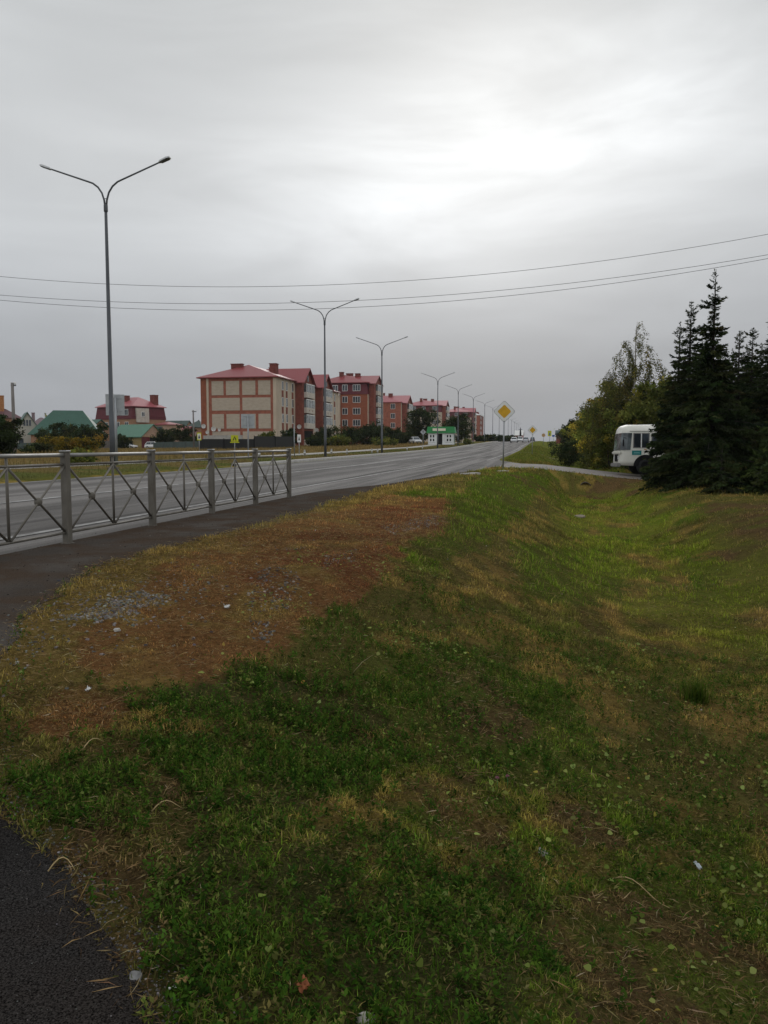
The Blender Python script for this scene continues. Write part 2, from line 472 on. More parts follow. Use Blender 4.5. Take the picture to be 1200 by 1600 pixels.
def zones(u, v, seed=0):
    """ground-cover colour (n,3) and weights at road coordinates"""
    u = np.asarray(u, float); v = np.asarray(v, float)
    k = np.clip(u / 12, .35, 2.5)
    wu = u + k * (.75 * (fbm(u * 1.1 / k, v * 1.1 / k, 51, 4) - .5) + .5 * (vnoise(u * 9, v * 9, 52) - .5))
    wv = v + np.minimum(k, 1.2) * (.65 * (fbm(u * 1.1 / k, v * 1.1 / k, 61, 4) - .5) + .4 * (vnoise(u * 9, v * 9, 62) - .5))
    Wt = {n: sum(inside(p, wu, wv).astype(float) for p in ps).clip(0, 1) for n, ps in ZP.items()}
    c = np.empty(u.shape + (3,)); c[:] = PAL['base']
    big = fbm(u * .35, v * .5, 71, 4); mid = fbm(u * 1.6, v * 2.0, 72, 4)
    def mixin(w, col):
        nonlocal c
        w = np.clip(w, 0, 1)[..., None]; c = c * (1 - w) + np.array(col) * w
    mixin(ss(big, .50, .64) * .8, PAL['green'])
    mixin(ss(mid, .50, .64) * .75, PAL['tan'])
    mixin(ss(1 - mid, .58, .74) * .4, PAL['litter'])
    mixin(Wt['green'] * .85 * (.4 + .6 * ss(mid, .35, .55)), PAL['green'])
    mixin(Wt['tan'] * ss(mid, .34, .5) * .9, PAL['tan'])
    s = v - vedge(u)
    ew = ss(s, -.2, .1) * (1 - ss(s, .45, .95)) * ss(u, 3, 4.5) * (1 - ss(u, 24, 34))
    mixin(ew * .9, PAL['edge'])
    mixin(Wt['brown'] * .95, PAL['brown'])
    mixin(Wt['brown'] * ss(fbm(u * 2.2, v * 2.2, 77, 3), .5, .64) * .8, PAL['tan'])
    mixin(Wt['red'] * ss(fbm(u * 1.7, v * 1.7, 78, 3), .40, .55) * .9, PAL['red'])
    mixin(Wt['dirt'] * .85 * ss(mid, .36, .52), PAL['dirt'])
    mixin(Wt['litter'] * .8 * ss(fbm(u * 3, v * 3, 79, 3), .36, .5), PAL['litter'])
    mixin(Wt['lush'] * .80 * ss(fbm(u * 2.6, v * 2.6, 80, 3), .30, .46), PAL['lush'])
    fl = ss(v, -.2, 1.2) * (1 - ss(v, 3.4, 4.8)) * ss(u, 6, 11) * (1 - ss(u, 38, 42))     # fresher grass on the ditch floor
    mixin(fl * .75 * ss(fbm(u * .9, v * 1.3, 83, 3), .36, .54), (.155, .205, .018))
    far = ss(u, 53, 60) * ss(v, -6, -2)
    mixin(far * .6, (.11, .14, .025))
    lf = ss(-v, 13.4, 14.2)
    mixin(lf, (.105, .115, .036))
    mixin(lf * ss(big, .42, .58) * .7, (.19, .13, .055))
    mixin(ss(-v, 18.5, 21) * .75, (.21, .145, .06))
    Wt['edge'] = ew
    return c, Wt

# ------------------------------------------------------------------ ground sheet
def axis(parts):
    a = []
    for lo, hi, st in parts: a += list(np.arange(lo, hi, st))
    a.append(parts[-1][1]); return np.array(a)
def grid_obj(name, us, vs, zfun, mats, col=None, kind='structure', smooth=True):
    U, V = np.meshgrid(us, vs, indexing='ij')
    Z = zfun(U, V)
    X = ST * U + CT * V; Y = CT * U - ST * V
    verts = np.stack([X, Y, Z], -1).reshape(-1, 3)
    n, m = len(us), len(vs)
    i = np.arange(n - 1)[:, None] * m + np.arange(m - 1)[None, :]
    f = np.stack([i, i + m, i + m + 1, i + 1], -1).reshape(-1, 4)[:, ::-1]
    o = np_mesh(name, verts, f.ravel(), np.arange(len(f)) * 4, np.full(len(f), 4), mats, None,
                None if col is None else col(U.ravel(), V.ravel()), smooth)
    o['kind'] = kind
    return o
R_L, R_R = -13.45, -5.62
def road_right(u):
    return np.interp(u, [-2000, 17, 23, 30, 36, 41, 53, 58, 62, 4000], [R_R, R_R, -4.6, -4.0, -3.2, -2.6, -1.9, -2.9, -3.2, -3.2])
def ground_z(u, v):
    z = gz(u, v)
    ve = vedge(u)
    on_main = ss(v, R_L + .02, R_L + .25) * (1 - ss(v, road_right(u) - .35, road_right(u) - .05))
    on_walk = ss(v, -5.9, -5.6) * (1 - ss(v, ve - .40, ve - .18)) * ss(u, -3, -1) * (1 - ss(u, 39, 41))
    on_side = ss(u, 43.5, 43.8) * (1 - ss(u, 52.0, 52.3)) * ss(v, -4.5, -3.5)
    return z - .07 * np.clip(on_main + on_walk + on_side, 0, 1)
def m_ground():
    m, n, l, p = new_mat('ground_cover')
    a = n.new('ShaderNodeAttribute'); a.attribute_name = 'Col'
    g = n.new('ShaderNodeNewGeometry')
    outs = []
    for sc_, dt in ((110, 5), (14, 6), (1.1, 4)):
        t = n.new('ShaderNodeTexNoise'); t.inputs['Scale'].default_value = sc_; t.inputs['Detail'].default_value = dt; t.inputs['Roughness'].default_value = .65
        l.new(g.outputs['Position'], t.inputs['Vector']); outs.append(t.outputs[0])
    def mm(op, x, y):
        q = n.new('ShaderNodeMath'); q.operation = op
        for i, e in enumerate((x, y)):
            if isinstance(e, (int, float)): q.inputs[i].default_value = e
            else: l.new(e, q.inputs[i])
        return q.outputs[0]
    s = mm('ADD', mm('ADD', mm('MULTIPLY', outs[0], 1.5), mm('MULTIPLY', outs[1], 1.1)), mm('MULTIPLY', outs[2], .5))
    s = mm('MAXIMUM', mm('MULTIPLY', mm('SUBTRACT', s, .95), 1.5), .15)
    v = n.new('ShaderNodeVectorMath'); v.operation = 'SCALE'
    l.new(a.outputs['Color'], v.inputs[0]); l.new(s, v.inputs['Scale'])
    l.new(v.outputs[0], p.inputs['Base Color'])
    p.inputs['Roughness'].default_value = .95; p.inputs['Specular IOR Level'].default_value = 0.0
    b = n.new('ShaderNodeBump'); b.inputs['Strength'].default_value = .8; b.inputs['Distance'].default_value = .05
    l.new(mm('ADD', mm('MULTIPLY', outs[0], .4), outs[1]), b.inputs['Height']); l.new(b.outputs[0], p.inputs['Normal'])
    return m
M['ground'] = m_ground()
def gcol(u, v):
    c, w = zones(u, v)
    near = (1 - ss(u, 12, 45)) * ss(v - vedge(u), -.3, .1)
    soil = np.array((.050, .034, .021))
    k = (near * np.clip(.48 + .30 * w['lush'] + .12 * w['green'], 0, .85))[:, None]
    return c * (1 - k) + soil * k
us = axis([(-900, -100, 100), (-100, -20, 10), (-20, -3, 1), (-3, 13, .09), (13, 30, .2), (30, 60, .25), (60, 130, 1.2), (130, 420, 6), (420, 1000, 30), (1000, 3800, 200)])
vs = axis([(-2200, -300, 100), (-300, -70, 8), (-70, -20, 2), (-20, -14, .4), (-14, -12.8, .1), (-12.8, -6.2, .6), (-6.2, 6.5, .09), (6.5, 14, .4), (14, 60, 2), (60, 300, 20), (300, 2200, 100)])
grid_obj('ground', us, vs, ground_z, [M['ground']], gcol)

# ------------------------------------------------------------------ asphalt
def m_asphalt(name, c, c2, streak=True, dirt=None, rough=.8, spec=.12, grit=.35, fine=140.0):
    m, n, l, p = new_mat(name)
    g = n.new('ShaderNodeNewGeometry')
    mpn = n.new('ShaderNodeMapping'); mpn.vector_type = 'TEXTURE'
    mpn.inputs['Rotation'].default_value = (0, 0, -TH)          # texture axes: x across the road, y along it
    l.new(g.outputs['Position'], mpn.inputs[0])
    def noise(sc_, st=(1, 1, 1), dt=4, ro=.6):
        q = n.new('ShaderNodeMapping'); q.inputs['Scale'].default_value = st; l.new(mpn.outputs[0], q.inputs[0])
        t = n.new('ShaderNodeTexNoise'); t.inputs['Scale'].default_value = sc_; t.inputs['Detail'].default_value = dt; t.inputs['Roughness'].default_value = ro
        l.new(q.outputs[0], t.inputs['Vector']); return t.outputs[0]
    def ramp(x, p0, p1, c0=(0, 0, 0), c1=(1, 1, 1)):
        r = n.new('ShaderNodeValToRGB'); l.new(x, r.inputs[0])
        r.color_ramp.elements[0].position = p0; r.color_ramp.elements[0].color = (*c0, 1)
        r.color_ramp.elements[1].position = p1; r.color_ramp.elements[1].color = (*c1, 1); return r.outputs[0]
    def mix(f, a, b):
        x = n.new('ShaderNodeMix'); x.data_type = 'RGBA'
        l.new(f, x.inputs['Factor']) if not isinstance(f, float) else setattr(x.inputs['Factor'], 'default_value', f)
        for s_, e in (('A', a), ('B', b)):
            if isinstance(e, tuple): x.inputs[s_].default_value = (*e, 1)
            else: l.new(e, x.inputs[s_])
        return x.outputs['Result']
    base = ramp(noise(.9, (1, .35, 1), 6), .35, .65, c2, c)
    if streak:
        base = mix(ramp(noise(1.0, (1.5, .03, 1), 3), .46, .6), base, tuple(x * 1.45 for x in c))
        base = mix(ramp(noise(1.0, (2.2, .05, 1), 3), .55, .68), base, tuple(x * .62 for x in c2))
    if dirt:
        base = mix(ramp(noise(1.6, dt=7), .42, .58), base, dirt)
    sp = ramp(noise(fine, dt=2, ro=.8), .36, .66, tuple(1 - grit for _ in range(3)), tuple(1 + grit for _ in range(3)))
    v = n.new('ShaderNodeVectorMath'); v.operation = 'MULTIPLY'; l.new(base, v.inputs[0]); l.new(sp, v.inputs[1]); base = v.outputs[0]
    l.new(base, p.inputs['Base Color'])
    p.inputs['Roughness'].default_value = rough; p.inputs['Specular IOR Level'].default_value = spec
    b = n.new('ShaderNodeBump'); b.inputs['Strength'].default_value = .55; b.inputs['Distance'].default_value = .012
    l.new(noise(fine * .8, dt=3, ro=.7), b.inputs['Height']); l.new(b.outputs[0], p.inputs['Normal'])
    return m
M['asphalt'] = m_asphalt('road_asphalt', (.138, .130, .124), (.102, .095, .090), rough=.9)
M['walk'] = m_asphalt('walk_asphalt', (.080, .070, .062), (.056, .048, .042), streak=False, dirt=(.062, .046, .035), rough=.95, spec=0.0)
M['path'] = m_asphalt('path_asphalt', (.030, .028, .027), (.020, .0187, .018), streak=False, dirt=(.027, .0235, .0215), rough=.95, grit=.85, fine=170, spec=0.0)
M['side'] = m_asphalt('side_asphalt', (.19, .18, .17), (.13, .122, .115), streak=False, dirt=(.13, .105, .085), rough=.7)
def m_paint():
    m, n, l, p = new_mat('worn_road_paint')
    g = n.new('ShaderNodeNewGeometry')
    t = n.new('ShaderNodeTexNoise'); t.inputs['Scale'].default_value = 2.4; t.inputs['Detail'].default_value = 8; t.inputs['Roughness'].default_value = .75
    l.new(g.outputs['Position'], t.inputs['Vector'])
    r = n.new('ShaderNodeValToRGB'); l.new(t.outputs[0], r.inputs[0])
    r.color_ramp.elements[0].position = .40; r.color_ramp.elements[0].color = (.12, .115, .11, 1)
    r.color_ramp.elements[1].position = .60; r.color_ramp.elements[1].color = (.30, .295, .285, 1)
    l.new(r.outputs[0], p.inputs['Base Color']); p.inputs['Roughness'].default_value = .7
    return m
M['paint'] = m_paint()
def strip(name, us, lo, hi, n, dz, m, kind='structure'):
    """a sheet following the terrain between v = lo(u) and v = hi(u)"""
    us = np.asarray(us, float); lo = np.broadcast_to(lo(us) if callable(lo) else lo, us.shape); hi = np.broadcast_to(hi(us) if callable(hi) else hi, us.shape)
    t = np.linspace(0, 1, n)
    V = lo[:, None] + (hi - lo)[:, None] * t; U = np.repeat(us[:, None], n, 1)
    Z = gz(U, V) + dz
    X = ST * U + CT * V; Y = CT * U - ST * V
    m_ = n; i = np.arange(len(us) - 1)[:, None] * m_ + np.arange(n - 1)[None, :]
    f = np.stack([i, i + 1, i + m_ + 1, i + m_], -1).reshape(-1, 4)
    o = np_mesh(name, np.stack([X, Y, Z], -1).reshape(-1, 3), f.ravel(), np.arange(len(f)) * 4, np.full(len(f), 4), [m], None, None, True)
    o['kind'] = kind
    return o
u_road = axis([(-300, -20, 20), (-20, 15, 2.5), (15, 62, .5), (62, 400, 4), (400, 1400, 20)])
strip('road', u_road, R_L, road_right, 40, -.004, M['asphalt'])
u_walk = axis([(-3, 12, .06), (12, 40, .2)])
def walk_left(u): return np.where(u < 2.9, np.maximum(vedge(u) - 2.4, -5.6), -5.6) * (1 - ss(u, 17, 24)) + road_right(u) * ss(u, 17, 24)
strip('pavement', axis([(3.6, 12, .06), (12, 39.5, .2)]), lambda u: walk_left(u) + .015, lambda u: np.maximum(vedge(u), walk_left(u) + .03), 24, .004, M['walk'])
strip('footpath', axis([(-3, 3.62, .05)]), lambda u: np.minimum(vedge(u) - 2.2, -2.6), vedge, 30, .006, M['path'])
strip('side_road', axis([(43.3, 52.4, .3)]), lambda u: road_right(u) + .02, lambda u: u * 0 + 60, 120, .006, M['side'])
strip('lane_marking', axis([(-40, 44, 1), (52, 300, 4)]), -6.49, -6.38, 2, .005, M['paint'])
strip('lane_marking', axis([(-40, 40, 1), (40, 300, 4)]), -9.50, -9.36, 2, .005, M['paint'])
strip('lane_marking', axis([(-40, 40, 1), (40, 300, 4)]), -13.2, -13.08, 2, .005, M['paint'])
strip('lane_marking', axis([(58, 300, 4)]), -4.0, -3.87, 2, .005, M['paint'])
# the raised concrete strip of the far pavement
def slab(name, us, lo, hi, h, m):
    us = np.asarray(us, float); lo = lo(us); hi = hi(us)
    V = np.stack([lo, lo, hi, hi], 1); U = np.repeat(us[:, None], 4, 1)
    Z = gz(U, V); Z[:, 1] += h; Z[:, 2] += h; Z[:, 0] -= .1; Z[:, 3] -= .1
    X = ST * U + CT * V; Y = CT * U - ST * V
    i = np.arange(len(us) - 1)[:, None] * 4 + np.arange(3)[None, :]
    f = np.stack([i, i + 1, i + 5, i + 4], -1).reshape(-1, 4)
    o = np_mesh(name, np.stack([X, Y, Z], -1).reshape(-1, 3), f.ravel(), np.arange(len(f)) * 4, np.full(len(f), 4), [m])
    o['kind'] = 'structure'; return o
slab('far_pavement', axis([(4, 100, 2), (100, 320, 6)]), lambda u: np.interp(u, [0, 20, 60, 100, 320], [-18.8, -18.6, -18.6, -20, -21]), lambda u: np.interp(u, [0, 20, 60, 100, 320], [-17.3, -17.1, -17.0, -18.4, -19.4]), .05, M['conc'])
slab('kerb', axis([(34, 160, 2), (160, 320, 8)]), lambda u: u * 0 - 13.75, lambda u: u * 0 - 13.5, .12, M['conc'])
strip('side_path', axis([(96, 99, .5)]), -2.9, 9.0, 30, .02, M['side'])

# ------------------------------------------------------------------ pedestrian railing
RZ = -TH                                # things square to the road
def railing():
    u0, pitch, v0, H = 8.48, 2.105, -5.49, 1.10
    base = P(u0 - pitch, v0, gz1(u0 - pitch, v0))
    t = thing('pedestrian_railing', 'grey steel pedestrian railing with crossed bars running along the near road edge', 'railing', base, RZ)
    for k in range(6):
        y = k * pitch
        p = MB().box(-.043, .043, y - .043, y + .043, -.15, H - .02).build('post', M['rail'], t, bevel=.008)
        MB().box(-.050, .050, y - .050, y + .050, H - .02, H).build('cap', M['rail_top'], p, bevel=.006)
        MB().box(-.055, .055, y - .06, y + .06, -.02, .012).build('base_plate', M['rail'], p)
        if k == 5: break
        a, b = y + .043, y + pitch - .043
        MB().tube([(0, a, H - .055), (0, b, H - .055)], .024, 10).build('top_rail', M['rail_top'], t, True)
        pan = MB()
        pan.tube([(0, a, H - .165), (0, b, H - .165)], .016, 8)
        pan.tube([(0, a, .135), (0, b, .135)], .016, 8)
        fr = pan.build('panel_frame', M['rail'], t, True)
        mid = (a + b) / 2
        MB().tube([(0, mid, .151), (0, mid, H - .079)], .016, 8).build('upright', M['rail'], fr, True)
        for (s, e) in ((a, mid - .016), (mid + .016, b)):
            z0, z1 = .151, H - .181
            MB().tube([(.0, s, z1), (.0, e, z0)], .015, 6).build('brace', M['rail'], fr, True)
            MB().tube([(.012, s, z0), (.012, e, z1)], .013, 6).build('brace', M['rail'], fr, True)
            m = (s + e) / 2
            MB().lathe([(.02, -.03), (.046, -.022), (.05, 0), (.046, .022), (.02, .03)], 10, 'x', (.004, m, (z0 + z1) / 2)).build('knob', M['rail'], fr, True)
railing()

# ------------------------------------------------------------------ street lamps
def make_lamp():
    t = thing('street_lamp', 'x', 'street lamp')
    MB().tube([(0, 0, -.3), (0, 0, .02), (0, 0, .02), (0, 0, 2.0), (0, 0, 2.0), (0, 0, 9.0)], [.092, .092, .096, .090, .082, .050], 12).build('pole', M['galv_dark'], t, True)
    MB().box(-.16, .16, -.16, .16, -.05, .03).build('base_plate', M['galv_dark'], t)
    MB().lathe([(.066, 8.86), (.07, 8.9), (.07, 9.08), (.05, 9.12)], 12).build('collar', M['galv_dark'], t, True)
    for s in (-1, 1):
        pts = [(s * .022, 0, 9.0), (s * .05, 0, 9.25), (s * .13, 0, 9.50), (s * .27, 0, 9.70), (s * .46, 0, 9.84), (s * .62, 0, 9.90), (s * 2.07, 0, 10.42)]
        a = MB().tube(pts, [.036, .034, .032, .032, .031, .03, .026], 8).build('arm', M['galv_dark'], t, True)
        d = Vector((s * .94, 0, .33)).normalized(); n = Vector((-s * .33, 0, .94)).normalized()
        o = Vector((s * 1.98, 0, 10.39)); w = Vector((0, 1, 0))
        h = MB()
        sec = [(0, .045, .0), (.08, .10, .05), (.34, .115, .06), (.44, .09, .04)]
        ring = []
        for (x, hw, th) in sec:
            c = o + d * x
            ring.append([c - w * hw - n * .012, c + w * hw - n * .012, c + w * hw * .8 + n * (th * .6 + .012), c - w * hw * .8 + n * (th * .6 + .012)])
        b = 0
        for r in ring: h.v += [tuple(q) for q in r]
        for i in range(3):
            for k in range(4): h.f.append((i * 4 + k, i * 4 + (k + 1) % 4, i * 4 + 4 + (k + 1) % 4, i * 4 + 4 + k))
        h.f += [(3, 2, 1, 0), (12, 13, 14, 15)]
        hd = h.build('lamp_head', M['lamp_head'], a)
        q = o - n * .014
        MB().prism([q + d * .09 - w * .085, q + d * .40 - w * .085, q + d * .40 + w * .085, q + d * .09 + w * .085], -n * .02).build('lens', M['lamp_lens'], a)
    MB().tube([(-.06, 0, 9.30), (.06, 0, 9.30)], .012, 6).build('cross_tie', M['galv_dark'], t)
    return t
LV = -14.6
LAMPS = [27.9 + .8, 0, 0]
lamp_u = [26.0, 53.0, 72.6, 112.3, 139.8, 170.4, 204, 237, 272, 306, 342, 378, 415, 452, 490]
lamp_lab = ['tall double-armed street lamp nearest the camera, rising beside the road sign back on the left',
            'double-armed street lamp standing before the first long brick block, second nearest',
            'double-armed street lamp standing before the second brick apartment block, third nearest',
            'double-armed street lamp right in front of the white and green kiosk',
            'double-armed street lamp just beyond the white and green kiosk',
            'double-armed street lamp by the bushy tree right of the kiosk',
            'double-armed street lamp at the end of the apartment blocks, seventh along the road']
lamp0 = make_lamp()
for i, u in enumerate(lamp_u):
    o = lamp0 if i == 0 else copy_tree(lamp0)
    lv = LV - (.36 if i == 0 else 0)
    o.location = P(u, lv, gz1(u, lv)); o.rotation_euler = (0, 0, RZ + R(random.uniform(-4, 4)) + (R(2) if i == 0 else 0))
    o['group'] = 'double-armed street lamps along the far verge'
    o['label'] = lamp_lab[i] if i < len(lamp_lab) else 'small distant double-armed street lamp in the thin row before the road crest'

# ------------------------------------------------------------------ traffic signs
def pole(t, h, r=.038, m='galv'):
    return MB().tube([(0, 0, -.25), (0, 0, h)], r, 10).build('post', M[m], t, True)
def diamond(r, y, th, m, name, t, bev=.05):
    """a square plate on its corner with clipped tips, facing -y"""
    c = bev
    pts = [(-r + c, -c), (-c, -r + c), (c, -r + c), (r - c, -c), (r - c, c), (c, r - c), (-c, r - c), (-r + c, c)]
    return MB().prism([(a, y, b) for a, b in pts], (0, th, 0)).build(name, M[m], t)
def priority_sign(px, py, Y, lab, size=.50, hgt=2.62, yaw=0.0, lean=0.0):
    g = hit(px, py) if Y is None else at(px, py, Y)
    g.z = gxy(g.x, g.y)
    t = thing('priority_sign', lab, 'road sign', g, math.atan2(-g.x, g.y) * .6 + yaw, 'yellow diamond priority signs along the road')
    t.rotation_euler.y = lean
    pole(t, hgt - .15)
    e = bpy.data.objects.new('sign_plate', None)
    pl = diamond(size, -.055, .008, 'sign_white', 'sign_plate', t); pl.location = (0, 0, hgt)
    rim = diamond(size + .018, -.046, .016, 'sign_black', 'rim', pl)
    ye = diamond(size * .655, -.061, .004, 'sign_yellow', 'centre', pl, .03)
    MB().box(-.05, .05, -.03, .05, hgt - .3, hgt - .25).build('bracket', M['galv'], t)
    MB().box(-.05, .05, -.03, .05, hgt + .0, hgt + .05).build('bracket', M['galv'], t)
    return t
def sign_at(px, py, Y):
    g = at(px, py, Y); g.z = gxy(g.x, g.y); return g
def height_at(g, py, px=600): return at(px, py, g.y).z - g.z
g = sign_at(786, 732, 39.0)
priority_sign(786, 732, 39.0, 'large yellow and white diamond road sign at the grass edge before the side road', .515, height_at(g, 643), yaw=R(-3), lean=R(.6))
g = sign_at(831.5, 706, 82)
priority_sign(831.5, 706, 82, 'smaller faded yellow diamond sign on the verge beyond the side road', .49, height_at(g, 672), yaw=R(4))
# plain backs of signs on the far side
def back_sign(px, pytop, pybot, Y, wpx, lab, mat_='sign_back', hang=0.0):
    g = sign_at(px, 700, Y); k = Y / 1250
    w = wpx * k / 2; z1 = height_at(g, pytop); z0 = height_at(g, pybot)
    t = thing('traffic_sign', lab, 'road sign', g, math.atan2(-g.x, g.y) + R(6), 'grey sign backs on the far verge')
    pole(t, z1 - .12, .045)
    p = MB().box(-w, w, .05, .062, z0, z1).build('sign_plate', M[mat_], t, bevel=.004)
    for z in (z0 + .14, z1 - .18):
        MB().box(-w * .7, w * .7, .035, .05, z, z + .04).build('bracket', M['galv'], p)
    return t
back_sign(182, 616, 649, 31.5, 28, 'grey rectangular back of a large road sign beside the nearest street lamp')
back_sign(388, 647, 669, 49, 21, 'blue-grey square sign back in front of the pale brick end wall')
g = sign_at(661, 704, 134)
t = thing('traffic_sign', 'grey diamond sign back with dark strap, left of the white kiosk', 'road sign', g, math.atan2(-g.x, g.y), 'grey sign backs on the far verge')
hh = height_at(g, 675); pole(t, hh - .1)
pl = diamond(.50, .05, .012, 'sign_back', 'sign_plate', t); pl.location = (0, 0, hh)
MB().box(-.05, .05, .03, .045, -.28, .28).build('strap', M['sign_black'], pl)
g = sign_at(460, 716, 51)
t = thing('steel_post', 'thin bare grey steel post at the kerb left of the crossing sign', 'post', g)
pole(t, height_at(g, 664), .03); MB().lathe([(.035, height_at(g, 664) - .04), (.035, height_at(g, 664) + .02), (.01, height_at(g, 664) + .04)], 10).build('cap', M['galv'], t)
# lime bordered crossing sign, seen edge-on, with the walking figure
def crossing_sign(px, pyt, pyb, Y, wpx, lab, border):
    g = sign_at(px, 700, Y); k = Y / 1250; w = wpx * k / 2
    t = thing('crossing_sign', lab, 'road sign', g, math.atan2(-g.x, g.y))
    z0, z1 = height_at(g, pyb), height_at(g, pyt)
    pole(t, z1 - .05, .035)
    p = MB().box(-w, w, -.06, -.048, z0, z1).build('sign_plate', M[border], t)
    MB().box(-w * .72, w * .72, -.066, -.060, z0 + w * .5, z1 - w * .5).build('face', M['sign_white'], p)
    h = z1 - z0; c = (z0 + z1) / 2
    f = MB(); f.prism([(-w * .5, -.070, c - h * .26), (w * .5, -.070, c - h * .26), (0, -.070, c + h * .30)], (0, .004, 0))
    f.build('symbol', M['sign_black'], p)
crossing_sign(311.5, 676, 688, 64, 6.5, 'narrow white and yellow crossing sign at the left corner of the brick block', 'sign_lime')
crossing_sign(467.5, 679, 691, 60, 5.5, 'narrow white crossing sign before the dark red stair wall', 'sign_white')
g = sign_at(367, 712, 60); k = 60 / 1250
t = thing('children_sign', 'bright lime square warning sign with black figures before the brick end wall', 'road sign', g, math.atan2(-g.x, g.y))
z0, z1 = height_at(g, 690), height_at(g, 680)
pole(t, z0 + .2, .035)
p = MB().box(-.27, .27, -.06, -.048, z0, z1).build('sign_plate', M['sign_lime'], t)
f = MB(); c = (z0 + z1) / 2
f.prism([(-.16, -.066, z0 + .08), (-.08, -.066, z0 + .08), (.04, -.066, z1 - .12), (-.02, -.066, z1 - .09)], (0, .006, 0))
f.prism([(.06, -.066, z0 + .08), (.13, -.066, z0 + .08), (.10, -.066, z1 - .18), (.03, -.066, z1 - .2)], (0, .006, 0))
f.build('symbol', M['sign_black'], p)
MB().box(-.34, .34, -.056, -.044, z0 - .09, z0 - .02).build('lower_plate', M['sign_lime'], t)
# small far signs on the right verge
g = sign_at(849, 695, 190); t = thing('round_sign', 'small round beige sign far off on the right verge', 'road sign', g, math.atan2(-g.x, g.y))
pole(t, height_at(g, 677), .05); MB().lathe([(.42, -.07), (.42, -.05)], 20, 'y', (0, 0, height_at(g, 680))).build('sign_plate', M['sign_orange'], t)
g = sign_at(858.5, 695, 190); t = thing('crossing_sign', 'lime yellow far crossing sign on the right verge', 'road sign', g, math.atan2(-g.x, g.y))
pole(t, height_at(g, 674), .05)
p = MB().box(-.42, .42, -.07, -.055, height_at(g, 681.5), height_at(g, 673)).build('sign_plate', M['sign_lime'], t)
f = MB().prism([(-.2, -.075, height_at(g, 679.5)), (.2, -.075, height_at(g, 679.5)), (0, -.075, height_at(g, 675))], (0, .004, 0)); f.build('symbol', M['sign_blue'], p)
g = sign_at(864.5, 695, 200); t = thing('blue_sign', 'tiny blue rectangular sign far off beside the lime crossing sign', 'road sign', g, math.atan2(-g.x, g.y))
pole(t, height_at(g, 680), .05); MB().box(-.3, .3, -.07, -.055, height_at(g, 682.5), height_at(g, 679.5)).build('sign_plate', M['sign_blue'], t)
# white bollards on the left verge
boll = None
def bollard():
    t = thing('bollard', 'short white concrete bollard on the strip of grass along the far kerb', 'bollard', group='white bollards along the far verge')
    MB().tube([(0, 0, -.1), (0, 0, .36), (0, 0, .42)], [.075, .07, .05], 10).build('post', M['conc'], t, True)
    MB().lathe([(.0755, .2), (.0755, .28)], 10).build('band', M['sign_white'], t)
    return t
for i, (px, Y) in enumerate(((405, 49), (518, 62), (542, 64), (581, 70), (590, 71), (636, 88), (660, 100), (476, 55))):
    o = bollard() if i == 0 else copy_tree(boll)
    if i == 0: boll = o
    g = sign_at(px, 710, Y); o.location = g

# ------------------------------------------------------------------ overhead wires (slightly sagging, crossing the road)
def wire(pts, lab):
    Y0 = 40.0
    w = []
    (x0, y0), (x1, y1), (x2, y2) = pts
    q = []
    for px, py in pts:
        d = pix_dir(px, py); s = Y0 / (d.y + .12 * d.x); q.append(Vector((0, 0, EYE)) + d * s)
    X = [a.x for a in q]; Z = [a.z for a in q]
    co = np.polyfit(X, Z, 2)
    for x in np.linspace(-34, 42, 60):
        w.append((x, Y0 - .12 * x, float(np.polyval(co, x))))
    o = MB().tube(w, .0105, 5).build('overhead_wire', M['wire'])
    tag(o, lab, 'wire', 'overhead wires crossing the road')
wire([(0, 432), (400, 448), (1200, 366)], 'highest of the three thin dark wires crossing the sky')
wire([(0, 461), (420, 474), (1200, 398)], 'middle one of the three thin dark wires crossing the sky')
wire([(0, 469), (420, 484.5), (1200, 404)], 'lowest of the three thin dark wires crossing the sky')

# utility poles on the left
def util_pole(px, pyt, Y, r, lab, arm):
    g = sign_at(px, 700, Y); h = height_at(g, pyt)
    t = thing('utility_pole', lab, 'utility pole', g, R(8))
    MB().tube([(0, 0, -.5), (0, 0, h)], [r * 1.25, r * .85], 10).build('pole', M['conc_pole'], t, True)
    a = MB().box(-arm * .4, arm, -.06, .06, h - .28, h - .16).build('cross_arm', M['galv_dark'], t)
    for x in (-arm * .33, arm * .5, arm * .92):
        MB().lathe([(.025, h - .16), (.025, h - .06), (.055, h - .05), (.05, h + .04), (.02, h + .08)], 8, 'z', (x, 0, 0)).build('insulator', M['sign_white'], a)
util_pole(23, 598, 70, .14, 'thick grey concrete utility pole by the white gabled house', .30)
util_pole(303, 641, 128, .13, 'thin utility pole left of the long brick apartment block', .5)

